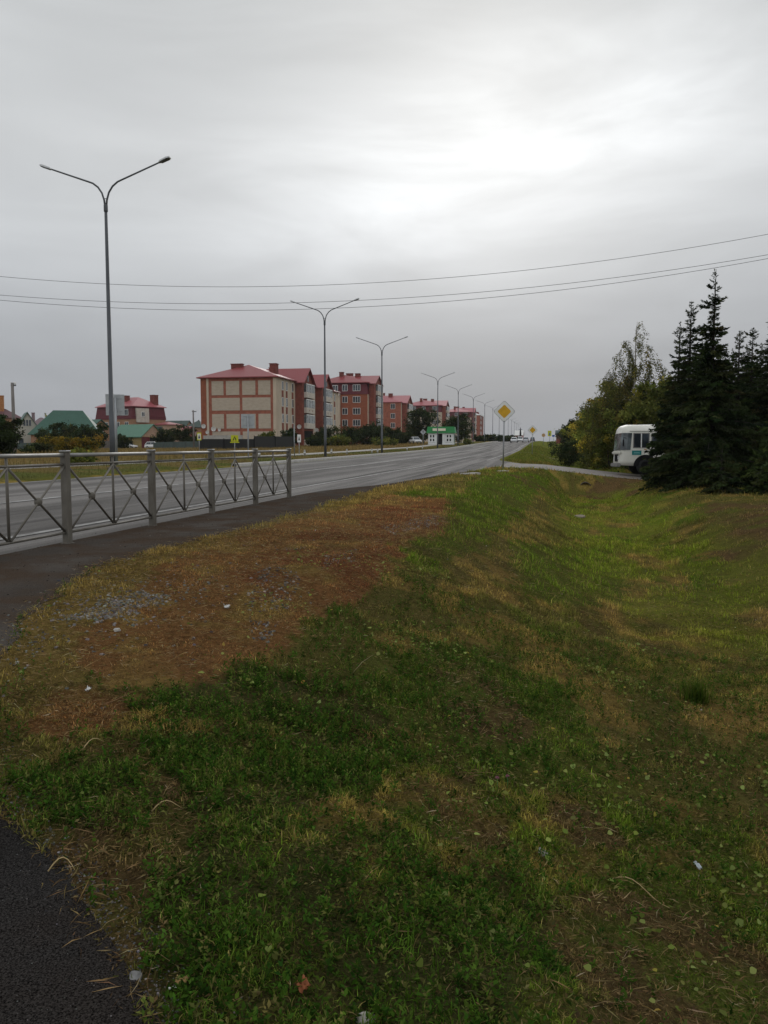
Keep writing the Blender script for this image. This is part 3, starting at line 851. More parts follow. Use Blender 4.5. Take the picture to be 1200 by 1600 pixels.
# ------------------------------------------------------------------ vehicles
def make_car(paint, label, name='parked_car', suv=False):
    t = thing(name, label, 'car')
    H = 1.66 if suv else 1.45; L = 4.3; hw = .87
    zb, zl = .30, (.95 if suv else .86)
    # lofted lower body: stations along y (front at -y)
    st = [(-2.15, .62, .55, .62), (-2.05, .70, .78, .80), (-1.25, .87, zl - .03, .86), (-.5, .87, zl, .87), (1.4, .87, zl + .02, .86), (2.0, .80, zl - .02, .80), (2.15, .66, .62, .7)]
    v = []; f = []
    for (y, w0, z, w1) in st:
        v += [(-w0 * .95, y, zb), (-w1, y, (zb + z) / 2), (-w1 * .93, y, z), (w1 * .93, y, z), (w1, y, (zb + z) / 2), (w0 * .95, y, zb)]
    for i in range(len(st) - 1):
        for k in range(6): f.append((i * 6 + k, i * 6 + (k + 1) % 6, i * 6 + 6 + (k + 1) % 6, i * 6 + 6 + k))
    f += [tuple(range(6))[::-1], tuple(range((len(st) - 1) * 6, len(st) * 6))]
    b = MB(); b.v, b.f = v, f
    body = b.build('body', M[paint], t, True, bevel=.03)
    re = 2.0 if suv else 1.55
    cab = [(-1.05, zl - .04, .80), (-.35, H - .05, .62), (.1, H, .62), (re - .55, H - .02, .62), (re, zl + .0, .78)]
    c = MB()
    for (y, z, w) in cab: c.v += [(-w, y, z), (w, y, z)]
    n = len(cab)
    low = len(c.v)
    c.f += [(2 * i, 2 * i + 1, 2 * i + 3, 2 * i + 2) for i in range(n - 1)]
    c.f.append(tuple(2 * i for i in range(n))); c.f.append(tuple(2 * i + 1 for i in range(n))[::-1]); c.f.append((0, 2 * n - 2, 2 * n - 1, 1))
    c.build('cabin', M[paint], t, False, bevel=.03)
    g = MB()
    def pane(y0, z0, w0, y1, z1, w1, off):   # sloped screen
        g.poly([(-w0, y0, z0), (w0, y0, z0), (w1, y1, z1), (-w1, y1, z1)])
    ny = -1
    wsc = MB().poly([(-.70, -.995, zl + .03), (.70, -.995, zl + .03), (.56, -.395, H - .085), (-.56, -.395, H - .085)]); wsc.v = [(a, b_ - .02, c_ + .012) for a, b_, c_ in wsc.v]
    wsc.build('windscreen', M['glass'], t)
    rw = MB().poly([(-.68, re - .06, zl + .06), (.68, re - .06, zl + .06), (.56, re - .46, H - .08), (-.56, re - .46, H - .08)]); rw.v = [(a, b_ + .03, c_ + .012) for a, b_, c_ in rw.v]
    rw.build('rear_window', M['glass'], t)
    for s in (-1, 1):
        def at_(z): return .79 - (z - zl) / (H - zl) * .16 + .012
        ys = [(-.85, -.33, .42, .42), (.48, .48, re - .30, re - .62)]
        for (a0, a1, b1, b0) in ((-.82, -.32, .40, .40), (.47, .47, re - .62, re - .22)):
            z0, z1 = zl + .05, H - .11
            MB().poly([(s * at_(z0), a0, z0), (s * at_(z1), a1, z1), (s * at_(z1), b1, z1), (s * at_(z0), b0, z0)]).build('side_window', M['glass'], t)
        for y in (-1.35, 1.3):
            w = MB().lathe([(.20, -.1), (.315, -.09), (.325, 0), (.315, .09), (.20, .1)], 18, 'x', (s * .80, y, .325)).build('wheel', M['rubber'], t, True)
            MB().lathe([(.19, .0), (.19, .012), (.05, .02)], 14, 'x', (s * .80 + (.1 if s > 0 else -.122), y, .325)).build('rim', M['rim'], w)
        MB().box(s * .62 - .14, s * .62 + .14, -2.135, -2.05, .60, .72).build('headlight', M['headlight'], t, bevel=.01)
        MB().box(s * .66 - .10, s * .66 + .10, 2.04, 2.14, .66, .84).build('taillight', M['taillight'], t, bevel=.01)
    MB().box(-.55, .55, -2.17, -2.10, .36, .50).build('grille', M['dark'], t)
    return t
def put(o, px, py, Y, rz):
    g = at(px, py, Y); o.location = (g.x, g.y, gxy(g.x, g.y) + .005); o.rotation_euler = (0, 0, rz)
def on_road(o, u, v, rz):
    o.location = P(u, v, gz1(u, v) + .01); o.rotation_euler = (0, 0, rz)
on_road(make_car('car_w', 'white car coming towards the camera, nearest on the far stretch of road', 'white_car'), 215, -7.6, RZ)
on_road(make_car('car_w', 'white car with dark windows driving behind the nearest oncoming white car', 'white_car', True), 262, -7.3, RZ)
on_road(make_car('car_s', 'low silver car driving away on the right lane beside the small yellow diamond sign', 'silver_car'), 228, -4.8, RZ + math.pi)
on_road(make_car('car_d', 'tiny dark car far off at the right edge of the road crest', 'dark_car', True), 300, -3.9, RZ + math.pi)
put(make_car('car_s', 'silver hatchback parked left of the other cars before the yellow wall'), 163, 702, 200, R(70))
put(make_car('car_w', 'white parked car left of the dark car, before the yellow barn', suv=True), 201, 702, 196, R(75))
put(make_car('car_d', 'dark parked car between the two white ones by the barn'), 223, 702, 205, R(80))
put(make_car('car_w', 'white estate car parked under the red gate of the barn', suv=True), 241, 702, 186, R(80))
put(make_car('car_w', 'white car parked between the dark bushes left of the kiosk'), 649, 693, 165, R(14))

def make_bus():
    t = thing('bus', 'cream coloured small bus waiting on the side road behind the spruces', 'bus')
    L, HW, zf, zr = 7.0, 1.22, .50, 2.86      # front at y=0, back at y=L
    def sec(y, hw, z0, zsh, ztop, zbelt=1.55):
        """half outline of a cross-section from sill to roof centre"""
        pts = [(hw * .97, z0), (hw, z0 + .25), (hw, zbelt), (hw * .985, zsh - .12), (hw * .95, zsh), (hw * .86, zsh + (ztop - zsh) * .5), (hw * .66, zsh + (ztop - zsh) * .82), (hw * .33, ztop - .01), (0, ztop)]
        full = [(-a, b) for a, b in pts] + [(a, b) for a, b in reversed(pts[:-1])]
        return [(a, y, b) for a, b in full]
    # nose: the front leans back above the belt line and bulges a little below
    stat = [(.08, 1.04, .55, 2.44, 2.68), (.17, 1.14, .54, 2.50, 2.79), (.40, 1.20, .52, 2.53, 2.86), (.9, HW, .50, 2.54, zr), (2.2, HW, .50, 2.54, zr + .02), (4.5, HW, .50, 2.54, zr + .02), (6.6, HW, .52, 2.54, zr), (6.9, 1.14, .56, 2.48, 2.78), (7.0, 1.0, .62, 2.40, 2.65)]
    m = MB(); n = None
    for s in stat:
        r = sec(*s); n = len(r)
        # the belt sticks out at the nose, the screen slopes
        r = [(a, y + (max(0, (z - 1.35)) * .09 - max(0, 1.35 - z) * .02 if s[0] < .5 else 0), z) for a, y, z in r]
        m.v += r
    for i in range(len(stat) - 1):
        for k in range(n): m.f.append((i * n + k, i * n + (k + 1) % n, (i + 1) * n + (k + 1) % n, (i + 1) * n + k))
    m.f.append(tuple(range(n))[::-1]); m.f.append(tuple(range((len(stat) - 1) * n, len(stat) * n)))
    body = m.build('body', M['bus'], t, True)
    # windscreen wraps round the corner
    for s in (-1, 1):
        w = MB()
        pts = [(0, .040), (.5, .045), (.9, .055), (1.06, .066), (1.165, .16), (1.222, .40), (1.232, .60)]
        for i in range(len(pts) - 1):
            (a0, y0), (a1, y1) = pts[i], pts[i + 1]
            lo, hi = 1.40, 2.36
            f = lambda z: max(0, z - 1.35) * .09
            w.poly([(s * (a0 + .012), y0 + f(lo), lo), (s * (a1 + .012), y1 + f(lo), lo), (s * (a1 * .985 + .012), y1 + f(hi), hi), (s * (a0 * .985 + .012), y0 + f(hi), hi)])
        w.build('windscreen', M['glass_b'], t, True)
        MB().box(s * .62 - .13, s * .62 + .13, .03, .10, .84, 1.10).build('headlight', M['headlight'], t, bevel=.04, seg=2)
        # side windows
        for (y0, y1) in ((.80, 1.60), (1.80, 3.02), (3.20, 4.25), (4.40, 5.45), (5.60, 6.60)):
            x = s * (HW + .006)
            fr = MB().box(min(x, x - s * .02), max(x, x - s * .02), y0 - .05, y1 + .05, 1.50, 2.36).build('window_frame', M['bumper'], t, bevel=.004)
            x2 = s * (HW + .010)
            MB().box(min(x2, x2 - s * .01), max(x2, x2 - s * .01), y0, (y0 + y1) / 2 - .03, 1.55, 2.31).build('pane', M['glass'], fr)
            MB().box(min(x2, x2 - s * .01), max(x2, x2 - s * .01), (y0 + y1) / 2 + .03, y1, 1.55, 2.31).build('pane', M['glass'], fr)
            MB().box(min(x2, x2 + s * .012), max(x2, x2 + s * .012), (y0 + y1) / 2 - .03, (y0 + y1) / 2 + .03, 1.53, 2.33).build('mullion', M['frame_w'], fr)
        # wheel arches and wheels
        for y in (1.46, 5.2):
            x = s * (HW + .004)
            a = MB(); arc = [(y + .66 * math.cos(q), .50 + .64 * math.sin(q)) for q in np.linspace(0, math.pi, 16)]
            a.prism([(x, yy, zz_) for yy, zz_ in arc], (-s * .35, 0, 0)); a.build('wheel_arch', M['dark'], t)
            w = MB().lathe([(.28, -.13), (.46, -.12), (.48, -.06), (.48, .06), (.46, .12), (.28, .13)], 24, 'x', (s * 1.10, y, .48)).build('wheel', M['rubber'], t, True)
            xx = s * 1.235
            MB().lathe([(.26, 0), (.24, -s * .03), (.12, -s * .03), (.09, s * .03), (.03, s * .04)], 18, 'x', (xx, y, .48)).build('rim', M['dark'], w)
        xg = s * (HW + .004)
        MB().box(min(xg, xg + s * .006), max(xg, xg + s * .006), .55, 6.75, 2.44, 2.47).build('rain_gutter', M['bumper'], t)
        # mirror
        mi = MB().tube([(s * 1.16, .42, 2.05), (s * 1.36, .20, 2.10), (s * 1.36, .20, 1.95)], .018, 6).build('mirror_arm', M['dark'], t)
        MB().box(s * 1.36 - .09, s * 1.36 + .09, .16, .21, 1.62, 1.98).build('mirror', M['dark'], mi, bevel=.015)
    MB().box(-1.12, 1.12, -.08, .12, .44, .66).build('bumper', M['bumper'], t, bevel=.04, seg=2)
    MB().box(-.42, .42, .035, .085, .74, 1.16).build('grille', M['dark'], t)
    MB().box(-1.16, 1.16, -.01, .14, 1.16, 1.34).build('front_band', M['bus'], t, bevel=.05, seg=2)
    x = HW + .004
    bd = MB().box(x, x + .012, .70, 1.22, 1.12, 1.37).build('route_board', M['teal'], t, bevel=.004)
    MB().box(x + .012, x + .016, .80, 1.12, 1.245, 1.28).build('text_line', M['teal_l'], bd)
    MB().box(x + .012, x + .016, .78, 1.14, 1.175, 1.195).build('text_line', M['teal_l'], bd)
    MB().box(HW, HW + .03, 1.36, 1.5, 1.40, 1.46).build('indicator', M['sign_orange'], t, bevel=.01)
    return t
bus = make_bus()
# local -y is forward: drive towards the main road (-v), nose turned a touch to the camera
g = at(961, 735, 46.6)
bus.location = (g.x, g.y, gxy(g.x, g.y) + .01)
bus.rotation_euler = (0, R(-.8), RZ - R(90) + R(5))

# ------------------------------------------------------------------ apartment blocks
def window_proto(w, h, n, frame='frame_w', pane='glass', bar=.09):
    """a casement window facing -y, origin at its centre; not linked until copied"""
    f = MB().box(-w / 2, w / 2, -.05, .05, -h / 2, h / 2).build('window', M[frame], None)
    s = MB(); pw = (w - bar * (n + 1)) / n
    for i in range(n):
        x = -w / 2 + bar + i * (pw + bar)
        s.box(x, x + pw, -.062, -.04, -h / 2 + bar, h / 2 - bar)
    s.build('pane', M[pane], f)
    return f
class Win:
    def __init__(s, *a, **k): s.a, s.k, s.p = a, k, None
    def put(s, parent, x, y, z, rz=0.0):
        if s.p is None:
            s.p = window_proto(*s.a, **s.k); o = s.p
        else:
            o = copy_tree(s.p)
        o.parent = parent; o.location = (x, y, z); o.rotation_euler = (0, 0, rz)
        return o
W2, W3 = Win(1.45, 1.65, 2), Win(2.0, 1.65, 3)
WN = Win(.95, 1.6, 1)
WS = Win(1.1, 1.3, 2, bar=.12)
WD = Win(1.0, 1.2, 2, frame='glass', bar=.08)

def hip_roof(parent, x0, x1, y0, y1, z, rise, inset, m, axis='y', name='roof'):
    b = MB(); cx, cy = (x0 + x1) / 2, (y0 + y1) / 2
    a, c = ((cx, y0 + inset, z + rise), (cx, y1 - inset, z + rise)) if axis == 'y' else ((x0 + inset, cy, z + rise), (x1 - inset, cy, z + rise))
    lo = [(x0, y0), (x1, y0), (x1, y1), (x0, y1)]
    b.v = [(x, y, z - .16) for x, y in lo] + [(x, y, z) for x, y in lo] + [a, c]
    b.f = [(3, 2, 1, 0)] + [(i, (i + 1) % 4, 4 + (i + 1) % 4, 4 + i) for i in range(4)]
    b.f += [(4, 5, 8), (5, 6, 9, 8), (6, 7, 9), (7, 4, 8, 9)] if axis == 'y' else [(4, 5, 9, 8), (5, 6, 9), (6, 7, 8, 9), (7, 4, 8)]
    return b.build(name, M[m], parent)
def gable_roof_x(parent, x0, x1, y0, y1, z, rise, m, name='bay_roof', th=.16):
    """ridge along x"""
    cy = (y0 + y1) / 2
    b = MB().prism([(x0, y0, z), (x0, cy, z + rise), (x0, y1, z), (x0, y1, z - th), (x0, cy, z + rise - th * 1.2), (x0, y0, z - th)], (x1 - x0, 0, 0))
    return b.build(name, M[m], parent)
def chimney(parent, x, y, z0, z1, w=.8, d=1.4, m='chimney'):
    c = MB().box(x - w / 2, x + w / 2, y - d / 2, y + d / 2, z0, z1).build('chimney', M[m], parent)
    MB().box(x - w / 2 - .1, x + w / 2 + .1, y - d / 2 - .1, y + d / 2 + .1, z1, z1 + .12).build('cap', M[m], c)
    return c
def balconies(t, x, y0, y1, floors, z0, skip=1):
    """a stack of glazed balconies on a wall facing +x"""
    for f in range(floors):
        if f < skip: continue
        z = z0 + f * 3.0
        p = MB().box(x, x + .55, y0, y1, z + .05, z + 1.12).build('balcony', M['balc'], t)
        MB().box(x, x + .50, y0 + .06, y1 - .06, z + 1.12, z + 2.72).build('glazing', M['glass_b'], p)
        m = MB(); n = 5
        for i in range(n + 1):
            yy = y0 + .06 + (y1 - y0 - .12) * i / n
            m.box(x + .49, x + .53, yy - .05, yy + .05, z + 1.12, z + 2.72)
        m.box(x + .49, x + .525, y0, y1, z + 2.62, z + 2.80)
        m.build('glazing_bars', M['frame_w'], p)
        if (f + int(y0)) % 2 == 0:
            d = MB()
            for i in range(2):
                yy = y0 + (y1 - y0) * (.3 + .4 * i)
                d.prism([(x + .552, yy - .22, z + .58), (x + .552, yy, z + .36), (x + .552, yy + .22, z + .58), (x + .552, yy, z + .80)], (.01, 0, 0))
            d.build('diamond_tile', M['brick_r'], p)

def block_one():
    u0, v0, Wd, L, H = 139.4, -47.5, 14.6, 44.5, 12.0
    zb = 1.55
    t = thing('apartment_block', 'nearest four storey apartment block, with a blank beige panelled brick end wall', 'apartment block', P(u0, v0, zb), RZ, 'brick apartment blocks along the road')
    MB().box(-Wd, 0, 0, L, -2.5, H).build('wall', M['band_brick' if 'band_brick' in M else 'brick_b'], t)
    k = .0319
    X = lambda q: (q - 510) * k
    rows = [(8.9, 11.46), (6.1, 8.4), (2.8, 5.46), (-.6, 2.27)]
    for r, (z0, z1) in enumerate(rows):
        cols = [(120, 192), (208, 288), (306, 385), (402, 475)] if r in (0, 2) else [(120, 290), (306, 475)]
        for a, b in cols: MB().box(X(a), X(b), -.06, .02, z0, z1).build('plaster_panel', M['panel'], t)
    MB().box(X(52), X(87), -.05, .02, -2.5, H - .02).build('corner_pier', M['brick_o'], t)
    MB().box(X(88), X(101), -.10, .02, -2.5, H - .02).build('corner_strip', M['plaster'], t)
    MB().box(X(491), X(510) + .02, -.10, .02, -2.5, H - .02).build('corner_strip', M['plaster'], t)
    hip_roof(t, -Wd - .6, .6, -.6, L + .6, H + .16, 2.75, 6.2, 'roof_r')
    # beige road side with columns of narrow windows and brick infill between
    MB().box(-.02, .06, .0, L, -2.5, H - .02).build('side_wall', M['plaster'], t)
    for y in (3.3, 5.7, 9.3, 20.4, 22.8, 34.6, 37.2, 41.0):
        for f in range(4):
            WN.put(t, .085, y, f * 3 + 1.75, R(90))
        for f in range(4): MB().box(.05, .10, y - .5, y + .5, f * 3 - .45, f * 3 + .85).build('brick_infill', M['brick_r'], t)
    for (y0, y1) in ((11.0, 18.3), (25.0, 32.2)):
        b = MB().box(.06, 1.55, y0, y1, -2.5, H)
        b.prism([(.06, y0, H), (.06, (y0 + y1) / 2, H + 2.6), (.06, y1, H)], (1.49, 0, 0))
        b.build('stair_bay', M['brick_r'], t)
        gable_roof_x(t, -7.0, 2.1, y0 - .5, y1 + .5, H - .1, 3.05, 'roof_r')
        balconies(t, 1.55, y0 + 1.0, y1 - .55, 4, 0)
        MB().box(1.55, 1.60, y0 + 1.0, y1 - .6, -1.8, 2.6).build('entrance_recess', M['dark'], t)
        MB().box(1.55, 2.4, y0 + .9, y1 - .7, -1.2, .9).build('entrance_block', M['balc'], t)
        MB().box(1.56, 1.62, (y0 + y1) / 2 - .35, (y0 + y1) / 2 + .35, H + .3, H + 1.5).build('attic_window', M['glass'], t)
    chimney(t, -9.2, 4.6, H + 1.6, H + 2.9, 2.2, .9)
    chimney(t, -3.6, 9.3, H + 1.4, H + 3.3, 1.3, 1.5)
    chimney(t, -6.0, 17.0, H + 1.6, H + 3.1, .9, 5.0)
    return t
block_one()

def block(u0, v0, Wd, L, floors, zb, label, wall, side, roof, mans, bays, cols, rise=2.3, sidecols=(), attic=True):
    t = thing('apartment_block', label, 'apartment block', P(u0, v0, zb), RZ, 'brick apartment blocks along the road')
    inset = min(Wd, L) * .36
    H = floors * 3.0; Hm = H - 2.9 if mans else H
    MB().box(-Wd, 0, 0, L, -4, Hm).build('wall', M[wall], t)
    MB().box(-.02, .06, .02, L - .02, -4, Hm - .02).build('side_wall', M[side], t)
    if mans:
        m = MB(); lo = [(-Wd - .12, -.12), (.14, -.12), (.14, L + .1), (-Wd - .12, L + .1)]; hi = [(-Wd + .3, .32), (-.3, .32), (-.3, L - .3), (-Wd + .3, L - .3)]
        m.v = [(x, y, Hm) for x, y in lo] + [(x, y, H) for x, y in hi]
        m.f = [(3, 2, 1, 0), (4, 5, 6, 7)] + [(i, (i + 1) % 4, 4 + (i + 1) % 4, 4 + i) for i in range(4)]
        m.build('mansard', M['mansard'], t)
    rf = hip_roof(t, -Wd - .3, .4, -.35, L + .4, H + .16, rise, inset, roof)
    for x, W_ in cols:
        for f in range(floors):
            y = -.03 if not (mans and f == floors - 1) else .02
            W_.put(t, x, y, f * 3 + 1.75)
    for y in sidecols:
        for f in range(floors): W2.put(t, .09, y, f * 3 + 1.75, R(90))
    for (y0, y1) in bays:
        b = MB().box(.06, 1.5, y0, y1, -4, H - .1)
        b.prism([(.06, y0, H - .1), (.06, (y0 + y1) / 2, H + rise - .4), (.06, y1, H - .1)], (1.44, 0, 0))
        b.build('stair_bay', M['brick_r' if wall != 'plaster' else 'plaster'], t)
        gable_roof_x(t, -Wd * .5, 1.95, y0 - .45, y1 + .45, H - .1, rise + .1, roof)
        balconies(t, 1.5, y0 + (y1 - y0) * .22, y1 - .5, floors, 0)
    chimney(t, -Wd * .55, 3.4, H + .8, H + rise + .7, 1.0, 1.2)
    chimney(t, -Wd * .28, 6.0, H + .6, H + rise + .5, 1.2, 1.4)
    chimney(t, -Wd * .5, 9.5, H + .8, H + rise + .9, 1.8, .9)
    return t
b2 = block(203, -44.6, 14.0, 12.2, 5, 2.4, 'five storey orange brick apartment block with dark red mansard, second along the road', 'brick_o', 'plaster', 'roof_r', True,
           [(1.4, 10.8)], [(-6.0, W2), (-2.9, W3)], 2.3)
# the set-back left corner of the second block: a white glazed top balcony over beige wall
MB().box(-9.6, -7.2, -.9, 0, -3.5, 12.0).build('corner_wall', M['plaster'], b2)
MB().box(-10.2, -7.2, -1.25, 0, 11.6, 12.8).build('corner_balcony', M['balc'], b2)
W3.put(b2, -8.6, -1.0, 13.6)
for f in range(4): WN.put(b2, -8.9, -.93, f * 3 + 1.75)
block(252.5, -44.6, 16.0, 13.4, 4, 3.0, 'four storey dark orange brick block with pink red roof, right of the mansard block', 'brick_b', 'plaster', 'roof_p', False,
      [(1.4, 12.0)], [(-6.6, W2), (-2.6, W2), (-11, W2)], 2.6)
block(352, -44.0, 17.5, 14.5, 5, 3.9, 'pale brick apartment block with red mansard behind the tree left of the kiosk', 'panel', 'plaster', 'roof_p', True,
      [(.8, 13)], [(-3.2, W3), (-8.0, W2), (-12.5, W3), (-15.5, W2)], 2.6)
block(436, -38.4, 17.0, 16, 5, 4.5, 'distant beige apartment block with red stepped roof behind the tree right of the kiosk', 'panel', 'plaster', 'roof_p', True,
      [(.8, 9)], [(-3.2, W3), (-8.2, W2), (-13, W2)], 2.4, (12,))
t6 = block(474, -36.8, 5.5, 30, 5, 4.2, 'narrow farthest apartment block with dark red wall and white roof edge', 'brick_b', 'brick_r', 'frame_w', False, [], [(-2.6, W2)], 1.3, (4, 9, 14))

# satellite dishes hung on the walls
dish0 = None
def dish(loc, rz, lab, r=.48):
    global dish0
    if dish0 is None:
        t = thing('satellite_dish', lab, 'satellite dish'); dish0 = t
        prof = [(.02, .10), (.20, .075), (.36, .02), (.46, -.05), (.48, -.055), (.47, -.04), (.36, .04), (.2, .10), (.02, .125)]
        MB().lathe([(a, b - .25) for a, b in prof], 18, 'y').build('reflector', M['dish'], t, True)
        MB().tube([(0, -.12, 0), (0, 0, -.1), (0, .0, -.3)], .03, 6).build('bracket', M['galv_dark'], t)
        MB().tube([(0, -.30, -.46), (0, -.62, -.08)], .018, 6).build('feed_arm', M['galv_dark'], t)
    else:
        t = copy_tree(dish0); t['label'] = lab
    t['group'] = 'satellite dishes on the first brick block'
    t.location = loc; t.rotation_euler = (0, 0, RZ + rz); t.scale = (r / .48,) * 3
def b1(x, y, z): return P(139.4 + y, -47.5 + x, 1.55 + z)
X_ = lambda q: (q - 510) * .0319
dish(b1(X_(70), -.1, 3.25), .1, 'white satellite dish highest at the left edge of the panelled end wall', .42)
dish(b1(X_(93), -.15, 2.15), -.1, 'white satellite dish lowest at the left edge of the panelled end wall', .34)
dish(b1(X_(130), -.1, 2.75), .2, 'white satellite dish just right of the left light strip on the end wall', .46)
dish(b1(X_(168), -.1, 2.6), -.2, 'small white satellite dish farthest right on the panelled end wall', .34)
dish(b1(.9, 10.9, 3.35), .15, 'white satellite dish on the dark red side of the first stair bay', .44)
dish(b1(1.9, 19.5, 2.85), .2, 'white satellite dish low between the two stair bays', .44)
dish(b1(.9, 24.9, 2.3), -.1, 'white satellite dish on the dark red side of the second stair bay', .44)

# ------------------------------------------------------------------ kiosk
def kiosk():
    g = at(690, 694, 150)
    g.z = gxy(g.x, g.y)
    t = thing('kiosk', 'small white kiosk with green fascia and dark door beside the far pavement', 'kiosk', g, RZ + R(2))
    w, d = 2.35, 3.4
    MB().box(-w, w, -d / 2, d / 2, -.6, 2.35).build('wall', M['white'], t)
    fa = MB()
    lo = [(-w - .30, -d / 2 - .30), (w + .30, -d / 2 - .30), (w + .30, d / 2 + .3), (-w - .3, d / 2 + .3)]; hi = [(-w - .12, -d / 2 - .12), (w + .12, -d / 2 - .12), (w + .12, d / 2 + .1), (-w - .1, d / 2 + .1)]
    fa.v = [(x, y, 2.12) for x, y in lo] + [(x, y, 3.30) for x, y in hi]
    fa.f = [(3, 2, 1, 0), (4, 5, 6, 7)] + [(i, (i + 1) % 4, 4 + (i + 1) % 4, 4 + i) for i in range(4)]
    fa.build('fascia', M['green_p'], t)
    MB().box(-1.5, .9, -d / 2 - .34, -d / 2 - .2, 2.52, 2.98).build('sign_board', M['cream'], t)
    MB().box(-.48, .28, -d / 2 - .03, -d / 2 + .05, -.02, 2.0).build('door', M['dark'], t)
    for x0, x1 in ((-2.15, -1.05), (.95, 2.05)):
        fr = MB().box(x0 - .05, x1 + .05, -d / 2 - .02, -d / 2 + .05, .35, 2.05).build('window', M['dark'], t)
        la = MB()
        for i in range(3):
            xx = x0 + .04 + (x1 - x0 - .08) * i / 2; la.box(xx - .12, xx + .12, -d / 2 - .035, -d / 2 - .02, .38, 2.02)
        for i in range(3):
            z = .5 + 1.4 * i / 2; la.box(x0, x1, -d / 2 - .045, -d / 2 - .035, z - .12, z + .12)
        la.build('lattice', M['white'], fr)
    MB().box(w - .02, w + .03, -.9, .2, .4, 2.0).build('window', M['glass'], t)
    MB().box(w - .02, w + .035, .35, .75, .0, 2.2).build('door_panel', M['green_p'], t)
    MB().box(-w - .1, w + .1, -d / 2 - .5, -d / 2, -.7, .02).build('step', M['conc'], t)
kiosk()

# ------------------------------------------------------------------ houses on the left
def house(name, label, px, Y, rz, w, d, wall_h, rise, wall, roof, kind='gable', over=.35, gable_mat=None, wins=(), side=(), z=None, inset=None, chims=()):
    """front faces -y; 'gable': ridge along y (gable to the front); 'side': ridge along x; 'hip'"""
    g = at(px, 700, Y); g.z = gxy(g.x, g.y) if z is None else z
    t = thing(name, label, 'house', g, rz)
    b = MB().box(-w / 2, w / 2, -d / 2, d / 2, -1.5, wall_h)
    wl_ = b.build('wall', M[wall], t)
    if kind == 'gable':
        ga = MB().prism([(-w / 2, -d / 2, wall_h), (w / 2, -d / 2, wall_h), (0, -d / 2, wall_h + rise)], (0, d, 0)); ga.build('gable', M[gable_mat or wall], t)
        o = over; k = rise / (w / 2)
        MB().prism([(-w / 2 - o, -d / 2 - o, wall_h - o * k + .05), (0, -d / 2 - o, wall_h + rise + .05), (w / 2 + o, -d / 2 - o, wall_h - o * k + .05), (w / 2 + o, -d / 2 - o, wall_h - o * k + .22), (0, -d / 2 - o, wall_h + rise + .24), (-w / 2 - o, -d / 2 - o, wall_h - o * k + .22)], (0, d + 2 * o, 0)).build('roof', M[roof], t)
    elif kind == 'side':
        ga = MB().prism([(-w / 2, -d / 2, wall_h), (-w / 2, d / 2, wall_h), (-w / 2, 0, wall_h + rise)], (w, 0, 0)); ga.build('gable', M[gable_mat or wall], t)
        o = over; k = rise / (d / 2)
        MB().prism([(-w / 2 - o, -d / 2 - o, wall_h - o * k + .05), (-w / 2 - o, 0, wall_h + rise + .05), (-w / 2 - o, d / 2 + o, wall_h - o * k + .05), (-w / 2 - o, d / 2 + o, wall_h - o * k + .22), (-w / 2 - o, 0, wall_h + rise + .24), (-w / 2 - o, -d / 2 - o, wall_h - o * k + .22)], (w + 2 * o, 0, 0)).build('roof', M[roof], t)
    else:
        hip_roof(t, -w / 2 - over, w / 2 + over, -d / 2 - over, d / 2 + over, wall_h + .16, rise, inset or d / 2, roof, 'x')
    for W_, x, zc in wins: W_.put(t, x, -d / 2 - .03, zc)
    for W_, y, zc in side: W_.put(t, w / 2 + .03, y, zc, R(90))
    for x, y, z0, z1, cw, m in chims: chimney(t, x, y, z0, z1, cw, cw, m)
    return t
house('gable_house', 'white gabled house with steep green roof and dark attic window, far left', 42, 190, R(28), 6.4, 10, 3.3, 5.0, 'wall_w', 'roof_g', 'gable', .4,
      wins=[(Win(1.9, 1.6, 3, frame='wall_w', bar=.12), -.1, 6.0), (WD, -1.5, 1.8), (WD, 1.4, 1.8)])
house('brown_roof_house', 'brown roofed house with an orange chimney at the left edge, behind the white gabled house', -4, 226, R(20), 13, 9, 8.3, 2.6, 'wall_o', 'roof_b', 'hip', .5,
      chims=[(1.3, -.6, 9.0, 14.6, 1.7, 'chimney_o')])
house('green_hip_house', 'low house under a big dark green hipped roof behind bushes', 108, 188, R(12), 14.5, 10, 3.2, 5.6, 'wall_o', 'roof_g', 'hip', .6, inset=4.6)
house('green_gable_house', 'small house with dark green gable right of the big green hipped roof', 145, 200, R(-30), 6, 7, 4.6, 2.4, 'wall_o', 'roof_g', 'side', .4)
house('mauve_roof_house', 'house with greyish mauve roof behind the white gabled house', 66, 245, R(25), 9, 9, 5.5, 3.6, 'wall_p', 'roof_m', 'hip', .4, chims=[(-2.2, 0, 8.0, 10.6, .9, 'roof_m')])
rh = house('red_roof_house', 'large orange brick house with red roof, dark red upper floor and two chimneys', 206, 224, R(-33), 15.0, 11.5, 8.4, .1, 'wall_o', 'mansard', 'hip', .1,
           wins=[(W2, 1.6, 6.3), (W2, -3.2, 6.3), (W2, 5.2, 6.3)])
m = MB(); lo = [(-7.7, -5.95), (7.6, -5.95), (7.6, 5.9), (-7.7, 5.9)]; hi = [(-7.3, -5.5), (7.2, -5.5), (7.2, 5.5), (-7.3, 5.5)]
m.v = [(x, y, 7.9) for x, y in lo] + [(x, y, 11.2) for x, y in hi]; m.f = [(3, 2, 1, 0), (4, 5, 6, 7)] + [(i, (i + 1) % 4, 4 + (i + 1) % 4, 4 + i) for i in range(4)]
m.build('mansard', M['mansard'], rh)
hip_roof(rh, -7.7, 7.7, -6.0, 6.0, 11.36, 2.7, 4.4, 'roof_p', 'x', 'upper_roof')
for x in (-1.2, 2.0, 5.2): W2.put(rh, x, -5.82, 9.7)
